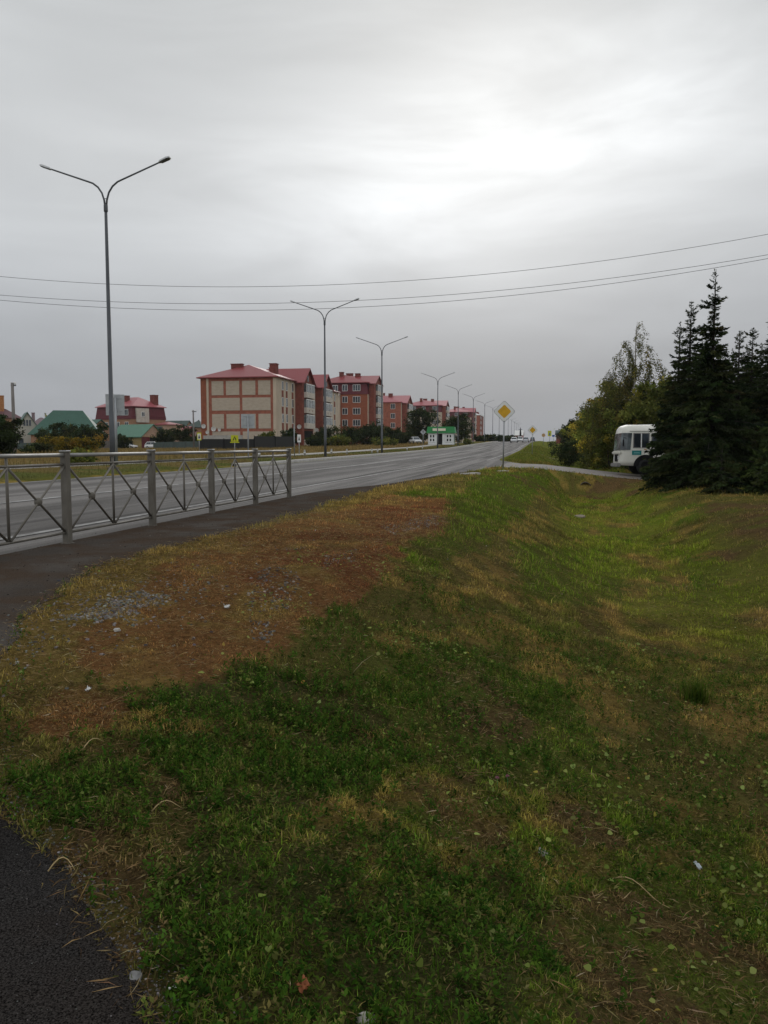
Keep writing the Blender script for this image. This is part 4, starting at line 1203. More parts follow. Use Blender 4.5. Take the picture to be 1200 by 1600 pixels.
MB().box(7.25, 7.9, -4.6, -.4, 7.0, 10.8).build('glazed_loggia', M['balc'], rh); WS.put(rh, 7.95, -2.5, 9.2, R(90))
chimney(rh, 1.2, -2.4, 12.0, 14.3, 1.4, 1.2, 'chimney'); chimney(rh, 5.9, 3.2, 11.5, 14.6, 1.7, 1.5, 'chimney')
house('peach_annex_house', 'small peach rendered annex with narrow dark window below the red roofed house', 263, 216, R(-35), 5.2, 5.0, 6.2, .8, 'wall_p', 'roof_r', 'hip', .3, wins=[(WD, -.9, 5.2), (WD, .1, 5.2)], side=[(WD, 0, 4.8)])
bn = house('barn', 'low yellow barn with pale green roof and dark red gate', 215, 204, R(-28), 10.6, 8.0, 3.0, 2.9, 'wall_y', 'roof_g2', 'side', .4, gable_mat='wall_p')
MB().box(5.3, 5.36, -3.9, -1.2, -1, 2.9).build('gate', M['mansard'], bn)
MB().box(5.3, 5.37, -1.1, 2.4, -1, 2.8).build('gate', M['dark'], bn)
house('dark_roof_house', 'distant house with dark greenish roof right of the peach annex', 279, 255, R(-20), 8, 8, 5.0, 3.4, 'wall_o', 'roof_k', 'side', .4)
house('red_shed', 'small red walled shed with pale roof edge beside the dark bushes', 289, 225, R(-25), 4.4, 4, 4.7, 1.2, 'roof_r', 'roof_p', 'side', .3)
house('corner_house', 'small brown house glimpsed between the utility pole and the brick block', 311, 240, R(-15), 5, 6, 6.0, 2.2, 'wall_o', 'roof_k', 'hip', .3, wins=[(WS, .2, 4.2)])
# far ahead
house('red_house', 'tiny red and white house by the road far ahead under the lamp row', 811, 420, R(-15), 4.2, 5, 3.0, 2.2, 'roof_r', 'frame_w', 'side', .3, wins=[(W2, 0, 1.7)])
house('brick_shed', 'small red brown brick shed at the end of the right hand trees', 877, 235, R(-11), 3.0, 4, 2.5, 1.0, 'brick_r', 'roof_k', 'side', .3)
g = at(813, 692, 400); g.z = gxy(g.x, g.y)
t = thing('mast', 'dark thick mast standing up by the tiny red house far ahead', 'mast', g)
MB().tube([(0, 0, -.5), (0, 0, height_at(g, 676)), (0, 0, height_at(g, 668))], [.55, .45, .12], 8).build('pole', M['dark'], t)
MB().tube([(-.9, 0, height_at(g, 671)), (.9, 0, height_at(g, 671))], .1, 6).build('cross_arm', M['dark'], t)

# ------------------------------------------------------------------ fences and walls on the left
def run_fence(name, lab, pts, h0, h1, m, cat, th=.05, post=None, z0=-.3):
    """pts: (px, Y) along the fence; heights follow the ground"""
    G = []
    for px, Y in pts:
        g = at(px, 700, Y); g.z = gxy(g.x, g.y); G.append(g)
    o = G[0].copy(); t = thing(name, lab, cat, o)
    pa, po = MB(), 0
    for a, b in zip(G[:-1], G[1:]):
        a, b = a - o, b - o; d = (b - a); n = Vector((-d.y, d.x, 0)).normalized() * th
        k = max(1, int(d.length / 2.5))
        for i in range(k):
            p, q = a + d * (i / k), a + d * ((i + 1) / k)
            pa.prism([p + Vector((0, 0, z0)), q + Vector((0, 0, z0)), q + Vector((0, 0, h1)), p + Vector((0, 0, h1))], n)
    pa.build('panel', M[m], t)
    if post:
        for a, b in zip(G[:-1], G[1:]):
            a, b = a - o, b - o; d = b - a; k = max(1, int(d.length / 5))
            for i in range(k + 1):
                p = a + d * (i / k); MB().tube([p + Vector((0, 0, -.3)), p + Vector((0, 0, h1 + .1))], .06, 6).build('post', M[post], t)
    return t
run_fence('sheet_fence', 'black metal sheet fence in front of the panelled end wall', [(312, 100), (350, 104), (397, 108)], 0, 1.35, 'black_fence', 'fence', .06, 'dark')
run_fence('sheet_fence', 'taller black metal sheet fence running right to the first stair bay', [(397.5, 112), (430, 118), (458, 124)], 0, 1.75, 'black_fence', 'fence', .06, 'dark')
run_fence('board_fence', 'grey board fence behind the parked cars and yellow bush', [(120, 186), (155, 192), (196, 198)], 0, 1.9, 'grey_fence', 'fence', .05, 'conc_pole')
run_fence('mesh_fence', 'low dark green fence between the barn and the utility pole', [(240, 150), (272, 140), (310, 128)], 0, 1.2, 'green_fence', 'fence', .03, 'galv_dark')
run_fence('dark_fence', 'dark low fence under the white gabled house', [(0, 150), (35, 148), (62, 146)], 0, 1.3, 'green_fence', 'fence', .04, 'galv_dark')
run_fence('low_wall', 'low beige concrete wall behind the black fence at the block corner', [(318, 120), (350, 120), (379, 120)], 0, 2.0, 'conc', 'wall', .3)

# ------------------------------------------------------------------ culvert under the side road
g = Vector(P(42.35, 2.15)); zc = gz1(41.5, 2.15) + .20
t = thing('culvert_pipe', 'round dark culvert mouth in the ditch under the side road', 'pipe', (g.x, g.y, zc), RZ)
MB_ = MB()
for (r0, r1, y0, y1) in ((.25, .295, -.30, 3.0),):
    n = 20
    for k in range(n):
        a0, a1 = 2 * math.pi * k / n, 2 * math.pi * (k + 1) / n
        c0, s0, c1, s1 = math.cos(a0), math.sin(a0), math.cos(a1), math.sin(a1)
        q = lambda r, c, s, y: (r * c, y, r * s)
        MB_.poly([q(r1, c0, s0, y0), q(r1, c1, s1, y0), q(r1, c1, s1, y1), q(r1, c0, s0, y1)])
        MB_.poly([q(r0, c0, s0, y0), q(r0, c0, s0, y1), q(r0, c1, s1, y1), q(r0, c1, s1, y0)])
        MB_.poly([q(r0, c0, s0, y0), q(r0, c1, s1, y0), q(r1, c1, s1, y0), q(r1, c0, s0, y0)])
MB_.build('pipe_ring', M['pipe'], t)
MB().lathe([(.249, .5), (.249, .55)], 20, 'y').build('pipe_dark', M['dark'], t)

# ------------------------------------------------------------------ foliage
def unit(a): return a / np.maximum(np.linalg.norm(a, axis=-1, keepdims=True), 1e-9)
def rand_dirs(n): return unit(rng.normal(size=(n, 3)))
def leaf_quads(p, d, s, w, flat=None):
    """kite-shaped leaves: at p along d, length s, half-width w"""
    n = len(p)
    side = unit(np.cross(d, rand_dirs(n))) if flat is None else unit(np.cross(d, flat))
    s = np.broadcast_to(np.asarray(s, float), (n,))[:, None]; w = np.broadcast_to(np.asarray(w, float), (n,))[:, None]
    up = np.cross(side, d) * s * .12
    return np.stack([p, p + d * s * .45 + side * w + up, p + d * s, p + d * s * .45 - side * w + up], 1)
def pick(pal, n, var=.22):
    """pal: [(weight, rgb)...] -> one colour per leaf"""
    w = np.array([a for a, _ in pal]); c = np.array([b for _, b in pal])
    k = rng.choice(len(pal), n, p=w / w.sum())
    return c[k] * (1 + var * rng.normal(size=(n, 1))).clip(.45, 1.7) * (1 + .06 * rng.normal(size=(n, 3)))

def broadleaf(name, label, cat, loc, H, Wd, pal, n=9000, leaf=.16, c0=.12, nb=26, shape='round', bark='dark_bark', group=None, trunk_r=None, stems=1, spread=.30, droop=0.0, blob=.30, wob=.012):
    t = thing(name, label, cat, loc, random.uniform(0, 6.28), group)
    tr = MB(); starts = []
    r0 = trunk_r or H * .012 + .02
    br = []
    for s in range(stems):
        a = random.uniform(0, 6.28); o = 0 if stems == 1 else random.uniform(.1, .35) * Wd * .5
        top = Vector((math.cos(a) * o * 1.5, math.sin(a) * o * 1.5, H * (1.0 if s == 0 else random.uniform(.75, .95))))
        base = Vector((math.cos(a) * o * .3, math.sin(a) * o * .3, -.2))
        pts = [base.lerp(top, q) + Vector((random.gauss(0, wob) * H, random.gauss(0, wob) * H, 0)) * (q > 0) for q in np.linspace(0, 1, 7)]
        tr.tube(pts, [r0 * (1 - .88 * q) for q in np.linspace(0, 1, 7)], 7)
        k = max(4, nb // stems)
        for i in range(k):
            q = c0 + (1 - c0) * ((i + random.random()) / k) ** .9
            q = min(q, .985)
            f = q * 6; j = min(5, int(f)); p = pts[j].lerp(pts[j + 1], f - j)
            if shape == 'round': pr = math.sin(math.pi * min(1, max(.10, (q - c0) / (1 - c0)) ** .85 * .86 + .10)) ** .5
            elif shape == 'cone': pr = (1 - q) ** .75 + .07
            else: pr = (1 - q * .8)
            a = random.uniform(0, 6.28); ln = Wd / 2 * pr * random.uniform(.65, 1.15)
            el = random.uniform(.1, .75) if shape != 'cone' else random.uniform(.2, .6)
            e = p + Vector((math.cos(a) * ln, math.sin(a) * ln, ln * el * .8 - droop * ln))
            m = p.lerp(e, .55) + Vector((0, 0, ln * .12))
            rb = max(.008, r0 * .42 * (1 - q))
            tr.tube([p, m, e], [rb, rb * .65, rb * .25], 5, False)
            br.append((p, m, e, ln))
    tr.build('trunk', M[bark], t, True)
    # leaves: clumps strung along every limb
    L = np.array([b[3] for b in br]) + .12 * Wd; cnt = rng.multinomial(n, L / L.sum())
    ps, cl = [], []
    for (p, m, e, ln), k in zip(br, cnt):
        if k == 0: continue
        nc = max(2, int(3 + ln * 1.6)); cs = []
        for i in range(nc):
            q = .25 + .75 * (i + random.random()) / nc
            c = (p.lerp(m, q * 1.8) if q < .55 else m.lerp(e, (q - .55) / .45))
            cs.append(c + Vector((random.gauss(0, 1), random.gauss(0, 1), random.gauss(0, .8))) * ln * spread * .6)
        cs = np.array([list(c) for c in cs]); ci = rng.integers(0, nc, k)
        rad = blob * (.5 + .42 * ln) * rng.uniform(.6, 1.25, nc)
        q = rng.normal(size=(k, 3)) * rad[ci][:, None] * .62 * np.array([1, 1, .75])
        ps.append(cs[ci] + q); cl.append(pick(pal, nc, .18)[ci])
    ps = np.concatenate(ps); cl = np.concatenate(cl)
    ps[:, 2] = np.maximum(ps[:, 2], .03)
    k = len(ps)
    d = unit(rand_dirs(k) + np.array([0, 0, -.35 - droop]))
    V = leaf_quads(ps, d, leaf * rng.uniform(.6, 1.3, k), leaf * .34)
    c = cl * (1 + .2 * rng.normal(size=(k, 1))).clip(.5, 1.6)
    quads_obj('crown', V, [M['leaf']], t, c)
    return t

def spruce(name, label, loc, H, prof, pal, dens=1.0, step=.20, group=None, seed=0, twig=.25, top_bare=.10):
    """prof: [(t, radius)] from the ground up; whorls of drooping boughs carrying twigs"""
    t = thing(name, label, 'tree', loc, random.uniform(0, 6.28), group)
    tr = MB()
    tr.tube([(0, 0, -.3), (0, 0, H * .5), (random.gauss(0, .02), 0, H)], [H * .016 + .02, H * .009 + .012, .006], 8)
    P_, D_, S_, C_ = [], [], [], []
    z = H * .02
    pt, pr = [a for a, _ in prof], [b for _, b in prof]
    while z < H * .985:
        q = z / H; R_ = float(np.interp(q, pt, pr))
        nb = int((5 + 6.0 * min(1, R_ / .8)) * dens) + 1 if q < .93 else 5
        a0 = random.uniform(0, 6.28)
        for b in range(nb):
            a = a0 + 6.283 * b / nb + random.gauss(0, .22)
            if q > .1 and random.random() < .10: continue
            ln = R_ * random.uniform(.50, 1.16) * (1.3 if random.random() < .12 else 1)
            zb_ = z + random.gauss(0, .07)
            rise = np.interp(q, [0, .5, .8, 1], [-.28, -.12, .12, .75]) + random.gauss(0, .13)
            sag = np.interp(q, [0, .7, 1], [.30, .22, -.1])
            ca, sa = math.cos(a), math.sin(a)
            def pos(s): return np.stack([ca * ln * s, sa * ln * s, zb_ + ln * (rise * s - sag * s * s + .16 * s ** 4)], -1)
            if ln > .25:
                q3 = pos(np.array([0.0, .5, .95])); tr.tube([tuple(x) for x in q3], [.010 + .011 * ln, .007 + .006 * ln, .004], 4, False)
            k = int(max(4, ln / .020 * dens)); s = rng.uniform(.08, 1, k) ** .8
            p = pos(s); dd = unit(pos(np.minimum(s + .02, 1.02)) - p)
            side = np.array([-sa, ca, 0]) * rng.choice([-1, 1], k)[:, None]
            d = unit(dd * rng.uniform(.4, 1.1, k)[:, None] + side * rng.uniform(.1, 1.0, k)[:, None] + np.array([0, 0, -1]) * (rng.uniform(-.05, .75, k) * min(1, ln))[:, None])
            P_.append(p + rng.normal(size=(k, 3)) * .02); D_.append(d); S_.append(twig * rng.uniform(.55, 1.2, k) * (1.15 - .45 * s) * np.clip(.5 + ln * .6, .5, 1.1))
            C_.append(np.repeat(pick(pal, 1, .16), k, 0) * (1 + .2 * rng.normal(size=(k, 1))).clip(.5, 1.6))
        z += step * random.uniform(.7, 1.3) * (1 if q < .8 else 1.25)
    k = 40; zz_ = np.linspace(H * .80, H * .99, k)                # needles straight on the leader
    P_.append(np.stack([zz_ * 0, zz_ * 0, zz_], -1)); D_.append(unit(rand_dirs(k) * .8 + np.array([0, 0, .8]))); S_.append(np.full(k, twig * .45)); C_.append(pick(pal, k))
    tr.build('trunk', M['dark_bark'], t, True)
    p, d, s, c = map(np.concatenate, (P_, D_, S_, C_))
    V = np.concatenate([leaf_quads(p, d, s, s * .14), leaf_quads(p + d * (s * .2)[:, None], unit(d + .55 * rand_dirs(len(d))), s * .9, s * .13)])
    quads_obj('crown', V, [M['needle']], t, np.concatenate([c, c]))
    return t

G_DARK = [(5, (0.0322, 0.046, 0.0184)), (3, (0.0483, 0.0633, 0.023)), (1, (0.0172, 0.0276, 0.0138)), (0.6, (0.069, 0.069, 0.0253))]
G_PINE = [(4, (.045, .065, .022)), (2, (.065, .085, .026)), (1, (.03, .045, .018))]
G_OLIVE = [(5, (0.1856, 0.2059, 0.0445)), (3, (0.2619, 0.2574, 0.0501)), (1.6, (0.4583, 0.3705, 0.0556)), (2, (0.1091, 0.1276, 0.0334))]
G_OLIVE_D = [(5, (0.1236, 0.1439, 0.035)), (2, (0.1753, 0.1788, 0.0403)), (0.7, (0.2885, 0.2431, 0.0438)), (2, (0.0742, 0.0894, 0.0264))]
G_BUSH = [(5, (.038, .054, .022)), (3, (.054, .068, .026)), (1, (.085, .088, .03)), (2, (.024, .034, .016))]
G_YEL = [(4, (.20, .145, .022)), (3, (.13, .10, .022)), (2, (.07, .07, .022)), (1, (.26, .17, .03))]
G_BIRCH = [(5, (0.1148, 0.1148, 0.0365)), (3, (0.1485, 0.135, 0.0405)), (1, (0.2295, 0.189, 0.0473)), (2, (0.0675, 0.0743, 0.027))]

def spot(px, Y):
    g = at(px, 700, Y); g.z = gxy(g.x, g.y) - .03; return g
def hpx(g, py): return at(600, py, g.y).z - g.z
# --- the spruces that hide the bus
k31 = 31 / 1250
prof = [(0, 50), (.05, 64), (.19, 82), (.30, 78), (.366, 66), (.42, 52), (.48, 40), (.56, 34), (.594, 29), (.637, 27), (.66, 14), (.69, 12), (.71, 22), (.735, 21), (.75, 8), (.82, 8), (.835, 19), (.852, 18), (.862, 7), (.89, 6), (.91, 11), (.93, 9), (.96, 4), (1, 1)]
g = spot(1108, 31.5)
spruce('spruce_tree', 'tallest dark spruce with a thin spiky top rising to the wires, right of the bus', g, hpx(g, 420), [(a, b * k31) for a, b in prof], G_DARK, 1.15, .17)
SPR = [(1073, 33.5, 470, 56, 'second tallest spruce, its bare pointed top just left of the tallest spruce'),
       (1057, 35.5, 502, 49, 'dark spruce whose boughs brush over the bus, left of the pointed spruces'),
       (1150, 34, 516, 60, 'dark spruce just right of the tallest spruce, with a thin tip'),
       (1170, 36, 512, 58, 'dark spruce between the tallest spruce and the right edge, standing farther back'),
       (1140, 40, 548, 70, 'low dark spruce filling the gap behind the tallest spruce'),
       (1162, 42, 540, 74, 'dark spruce deep in the gap between the tallest spruce and the right edge'),
       (1092, 39, 530, 60, 'dark spruce close behind the tallest spruce'),
       (1184, 39, 535, 70, 'dark spruce behind the right edge spruces'),
       (1222, 37, 505, 66, 'dark spruce partly outside the right edge, behind the tall one cut by it'),
       (1202, 32, 478, 64, 'tall dark spruce cut by the right edge of the picture')]
for px, Y, ty, w, lab in SPR:
    g = spot(px, Y); k = Y / 1250
    p = [(0, .85 * w), (.08, 1.0 * w), (.25, .98 * w), (.42, .72 * w), (.56, .50 * w), (.66, .36 * w), (.72, .20 * w), (.75, .30 * w), (.79, .14 * w), (.83, .22 * w), (.87, .10 * w), (.91, .14 * w), (.95, .05 * w), (1, .01 * w)]
    spruce('spruce_tree', lab, g, hpx(g, ty), [(a * random.uniform(.97, 1.03), b * k * random.uniform(.88, 1.12)) for a, b in p], G_DARK, 1.0, .19)
g = spot(1206, 26.5); k = 26.5 / 1250
spruce('young_pine', 'lighter green young pine at the lower right edge before the spruces', g, hpx(g, 636), [(0, 34 * k), (.2, 42 * k), (.5, 30 * k), (.8, 14 * k), (1, 2 * k)], G_PINE, .9, .20, twig=.24)
g = spot(1128, 27.6); k = 27.6 / 1250
spruce('young_spruce', 'low young spruce at the foot of the tallest spruce', g, hpx(g, 690), [(0, 34 * k), (.3, 34 * k), (.6, 22 * k), (1, 2 * k)], G_DARK, .9, .18)
# --- right side broadleaf trees behind the bus and down the road
def birch(label, loc, H, Wd, n_br=64):
    """a light crown: rising limbs that arch over, with leafy strings hanging from them"""
    t = thing('birch_tree', label, 'tree', loc, 1.0)
    tr, tw = MB(), MB()
    pts = [Vector((random.gauss(0, .03) * (i > 0), random.gauss(0, .03) * (i > 0), H * q)) for i, q in enumerate(np.linspace(-.02, 1, 9))]
    tr.tube(pts, [.13 * (1 - .93 * q) + .004 for q in np.linspace(0, 1, 9)], 8)
    P_, D_, S_, C_ = [], [], [], []
    for i in range(n_br):
        q = .12 + .86 * (i + random.random()) / n_br
        j = min(7, int(q * 8)); p = pts[j].lerp(pts[j + 1], q * 8 - j)
        ln = Wd / 2 * min(1.0, (1.04 - q) * 1.55) * random.uniform(.65, 1.15) + .15
        a = random.uniform(0, 6.28); o = Vector((math.cos(a), math.sin(a), 0))
        m = p + o * ln * .55 + Vector((0, 0, ln * random.uniform(.35, .75)))
        e = p + o * ln + Vector((0, 0, ln * random.uniform(-.1, .55)))
        tw.tube([p, m, e], [.022 * (1.1 - q), .012 * (1.1 - q) + .002, .004], 5, False)
        sparse = 1 - .72 * max(0, (q - .62) / .38)
        for k in range(int(4 + ln * 9 * sparse)):
            f = random.uniform(.2, 1.0); c = p.lerp(m, f * 2) if f < .5 else m.lerp(e, f * 2 - 1)
            L = random.uniform(.25, 1.0) * (.4 + .5 * ln) * (.6 if q > .8 else 1)
            d0 = Vector((random.gauss(0, .22), random.gauss(0, .22), -1 if q < .85 or random.random() < .4 else random.uniform(-.4, .9)))
            tw.tube([c, c + d0 * L * .5, c + d0 * L], [.004, .003, .002], 3, False)
            nl = int(L * random.uniform(14, 26) * (.45 + .55 * sparse)) + 1
            f = rng.uniform(.1, 1, nl)[:, None]
            P_.append(np.array(c) + np.array(d0) * L * f + rng.normal(size=(nl, 3)) * .05); C_.append(np.repeat(pick(G_BIRCH, 1, .15), nl, 0) * (1 + .22 * rng.normal(size=(nl, 1))).clip(.5, 1.6))
    tr.build('trunk', M['birch_bark'], t, True); tw.build('branches', M['dark_bark'], t)
    p, c = np.concatenate(P_), np.concatenate(C_); k = len(p)
    quads_obj('crown', leaf_quads(p, unit(rand_dirs(k) + np.array([0, 0, -.8])), .105 * rng.uniform(.6, 1.3, k), .038), [M['leaf']], t, c)
g = spot(989, 57)
birch('tall thin-topped birch with drooping twigs behind the bus', g, hpx(g, 503), 6.4)
RT = [(950, 62, 604, 74, G_OLIVE, 11000, 'yellowish green broadleaf tree at the left side of the birch'),
      (925, 80, 634, 62, G_OLIVE, 8000, 'olive green broadleaf tree left of the yellowish one, third from the road'),
      (974, 60, 618, 70, G_OLIVE_D, 9000, 'dark green tree crown straight above the bus nose'),
      (1008, 53, 612, 90, G_OLIVE_D, 10000, 'dark green broadleaf tree between the birch and the spruces'),
      (1046, 52, 600, 90, G_OLIVE_D, 7000, 'dark broadleaf tree mostly hidden behind the spruces'),
      (909, 108, 650, 40, G_OLIVE_D, 6000, 'dark green tree in the dwindling row right of the road, fourth from the bus'),
      (896, 142, 660, 34, G_BUSH, 5000, 'small dark tree farther along the row right of the road'),
      (886, 190, 671, 26, G_BUSH, 3500, 'farthest dark tree of the row right of the road')]
for px, Y, ty, w, pal, n, lab in RT:
    g = spot(px, Y); broadleaf('broadleaf_tree', lab, 'tree', g, hpx(g, ty), w * 1.15 * Y / 1250, pal, int(n * 1.5), .16 + Y * .0008, .04, 40, 'round', group='trees in the row right of the road', stems=2)
g = spot(901, 112); k = 112 / 1250
spruce('spruce_tree', 'small narrow dark conifer poking up in the far row right of the road', g, hpx(g, 645), [(0, 9 * k), (.3, 9 * k), (.7, 6 * k), (.85, 3 * k), (1, .4 * k)], G_DARK, .6, .35, twig=.4)
for px, Y, ty, w, pal, n, lab in [(894, 74, 690, 52, G_BUSH, 5000, 'dark rounded bush at the grass edge left of the bus'),
                                  (930, 62, 686, 46, G_OLIVE_D, 5000, 'olive bush between the dark rounded bush and the bus nose'),
                                  (955, 56, 668, 44, G_OLIVE_D, 5000, 'dark olive bush right behind the bus nose'),
                                  (1010, 49.8, 690, 50, G_BUSH, 4000, 'dark bush behind the bus')]:
    g = spot(px, Y); broadleaf('bush', lab, 'bush', g, hpx(g, ty), w * Y / 1250, pal, n, .15, .02, 24, 'round', stems=5, trunk_r=.03)
# --- left side
LB = [(2, 58, 652, 46, G_BUSH, 9000, 'big dark shrub at the left edge before the white gabled house'),
      (72, 132, 674, 40, G_BUSH, 4500, 'dark green shrub below the left end of the green hipped roof'),
      (100, 136, 664, 44, G_BUSH, 5000, 'tall dark green shrub covering the middle of the green hipped house'),
      (128, 130, 668, 42, G_BUSH, 5000, 'dark green shrub at the right end of the green hipped house'),
      (152, 140, 664, 30, G_BUSH, 4000, 'dark green shrub left of the nearest lamp post'),
      (190, 150, 680, 22, G_BUSH, 2500, 'small dark shrub before the yellow barn wall'),
      (82, 84, 691, 40, G_YEL, 4000, 'yellowing olive bush left of the first visible railing post'),
      (120, 82, 690, 42, G_YEL, 4500, 'bright yellow autumn bush above the first visible railing post'),
      (58, 74, 701, 34, G_BUSH, 3000, 'low dark bush under the white gabled house'),
      (127, 33, 712, 40, G_OLIVE_D, 2500, 'loose low green shrub on the far verge behind the railing'),
      (260, 160, 671, 30, G_BUSH, 3500, 'dark bush under the peach annex'),
      (285, 158, 668, 38, G_BUSH, 4000, 'dark bush left of the thin utility pole'),
      (306, 150, 678, 18, G_BUSH, 2200, 'narrow dark bush at the foot of the thin utility pole'),
      (420, 121, 676, 26, G_OLIVE_D, 4000, 'rounded green bush in front of the panelled end wall'),
      (448, 132, 672, 28, G_BUSH, 3500, 'dark bush at the right corner of the panelled end wall'),
      (507, 142, 672, 34, G_BUSH, 4000, 'dark shrub at the second lamp post before the stair bays'),
      (492, 136, 684, 22, G_BUSH, 2500, 'low reddish dark shrub left of the second lamp post'),
      (548, 150, 674, 44, G_BUSH, 5000, 'dark bush under the windows of the mansard block'),
      (577, 152, 667, 46, G_BUSH, 6000, 'large dark bush at the right corner of the mansard block'),
      (532, 138, 686, 34, G_OLIVE_D, 3500, 'low dark green bush left of the mansard block bushes'),
      (612, 168, 673, 40, G_BUSH, 4500, 'dark bush right of the third lamp post'),
      (632, 178, 678, 28, G_BUSH, 3000, 'small dark bush left of the tree beside the kiosk'),
      (600, 140, 692, 30, G_OLIVE_D, 2500, 'low green bush at the foot of the third lamp post'),
      (729, 158, 687, 11, G_OLIVE_D, 1500, 'small round bush alone on the verge right of the kiosk')]
for px, Y, ty, w, pal, n, lab in LB:
    g = spot(px, Y); broadleaf('bush', lab, 'bush', g, hpx(g, ty), w * 1.08 * Y / 1250, pal, int(n * 1.2), .12 + Y * .0011, .02, 30, 'round', group='bushes on the far side of the road', stems=5, trunk_r=.03)
for px, Y, ty, w, pal, n, lab in [(664, 172, 642, 50, G_BUSH, 9000, 'large dark green tree behind the left side of the kiosk'),
                                  (646, 185, 662, 26, G_BUSH, 4000, 'smaller dark tree left of the large tree by the kiosk'),
                                  (720, 182, 651, 46, G_BUSH, 8000, 'dark green tree rising behind the right side of the kiosk'),
                                  (76, 290, 646, 16, G_OLIVE, 2500, 'distant pale tree above the mauve roof')]:
    g = spot(px, Y); broadleaf('broadleaf_tree', lab, 'tree', g, hpx(g, ty), w * Y / 1250, pal, n, .30, .10, 34, 'round', group='trees on the far side of the road', stems=2)
HED = [(752, 215, 684, 18), (766, 230, 681, 18), (777, 245, 682, 16), (788, 262, 683, 16), (797, 280, 682, 14), (804, 300, 684, 12)]
for i, (px, Y, ty, w) in enumerate(HED):
    g = spot(px, Y)
    broadleaf('bush', ['roundish bush right after the fifth lamp post', 'bush hiding the foot of the sixth lamp post', 'dark bush behind the large diamond sign, left part', 'dark bush behind the large diamond sign post',
                       'dark bush right of the large diamond sign post', 'last small dark bush before the tiny red house'][i], 'bush', g, hpx(g, ty), w * Y / 1250, G_BUSH, 2500, .42, .02, 20, 'round', group='bushes on the far side of the road', stems=4, trunk_r=.04)
# --- far woods: one mass on the skyline
def woods(name, lab, X0, X1, Yf, n, h):
    x = rng.uniform(X0, X1, n); y = Yf + rng.uniform(-25, 25, n)
    hh = h * (.45 + .9 * fbm(x * .06, y * .0 + 3, 91, 4))
    u_, v_ = UV(x, y); z = gz(u_, v_) + hh * rng.uniform(0, 1, n) ** .8
    p = np.stack([x, y, z], -1)
    V = leaf_quads(p, rand_dirs(n), rng.uniform(.9, 1.7, n), .45)
    o = quads_obj(name, V, [M['leaf']], None, pick(G_BUSH, n)); tag(o, lab, 'woods', kind='stuff')
woods('far_woods', 'dark mass of far woods on the skyline right of the road', 95, 620, 330, 16000, 9)
woods('far_woods', 'dark strip of far trees on the skyline behind the houses', -420, -70, 420, 12000, 6)

# ------------------------------------------------------------------ ground cover you cannot count
def scatter(n, y0, y1, side=1.0, umax=43.6, margin=-.06):
    """points spread evenly over the grass between forward distances y0 and y1"""
    y = np.sqrt(rng.uniform(y0 * y0, y1 * y1, n)); x = rng.uniform(-1, 1, n) * (.53 * y + side)
    u, v = UV(x, y)
    k = (v > vedge(u) + margin) & (u < umax)
    return x[k], y[k], u[k], v[k]
def blades(x, y, z, c, h, w, lean=.5, curl=.5):
    """curved grass blades, two segments each"""
    n = len(x); p = np.stack([x, y, z], -1)
    a = rng.uniform(0, 2 * np.pi, n); out = np.stack([np.cos(a), np.sin(a), a * 0], -1)
    b = a + np.pi / 2 + rng.normal(size=n) * .5; side = np.stack([np.cos(b), np.sin(b), a * 0], -1) * w[:, None]
    l1 = np.abs(rng.normal(size=n)) * lean; l2 = l1 + np.abs(rng.normal(size=n)) * curl
    up = np.array([0, 0, 1.0])
    m = p + (out * np.sin(l1)[:, None] + up * np.cos(l1)[:, None]) * (h * .55)[:, None]
    l2 = np.minimum(l2, 1.9)
    t = m + (out * np.sin(l2)[:, None] + up * np.cos(l2)[:, None]) * (h * .5)[:, None]
    V = np.stack([p - side, p + side, m + side * .75, m - side * .75, t], 1)
    idx = np.arange(n)[:, None] * 5
    F = np.concatenate([idx + np.array([0, 1, 2, 3]), idx + np.array([3, 2, 4])], 1)      # 7 loops per blade
    st = np.stack([np.arange(n) * 7, np.arange(n) * 7 + 4], 1).ravel(); to = np.tile([4, 3], n)
    cc = np.stack([c * .62, c * .62, c, c, c * 1.12], 1)                                    # blades are darker at the root and paler towards the tip
    return V.reshape(-1, 3), F.ravel(), st, to, cc.reshape(-1, 3)
def blade_obj(name, label, sets, m='blade'):
    vo = lo = 0; A = [[], [], [], [], []]
    for V, F, st, to, cc in sets:
        A[0].append(V); A[1].append(F + vo); A[2].append(st + lo); A[3].append(to); A[4].append(cc)
        vo += len(V); lo += len(F)
    A = [np.concatenate(a) for a in A]
    o = np_mesh(name, A[0], A[1], A[2], A[3], [M[m]], None, A[4].clip(.004, .8))
    return tag(o, label, 'grass', kind='stuff')

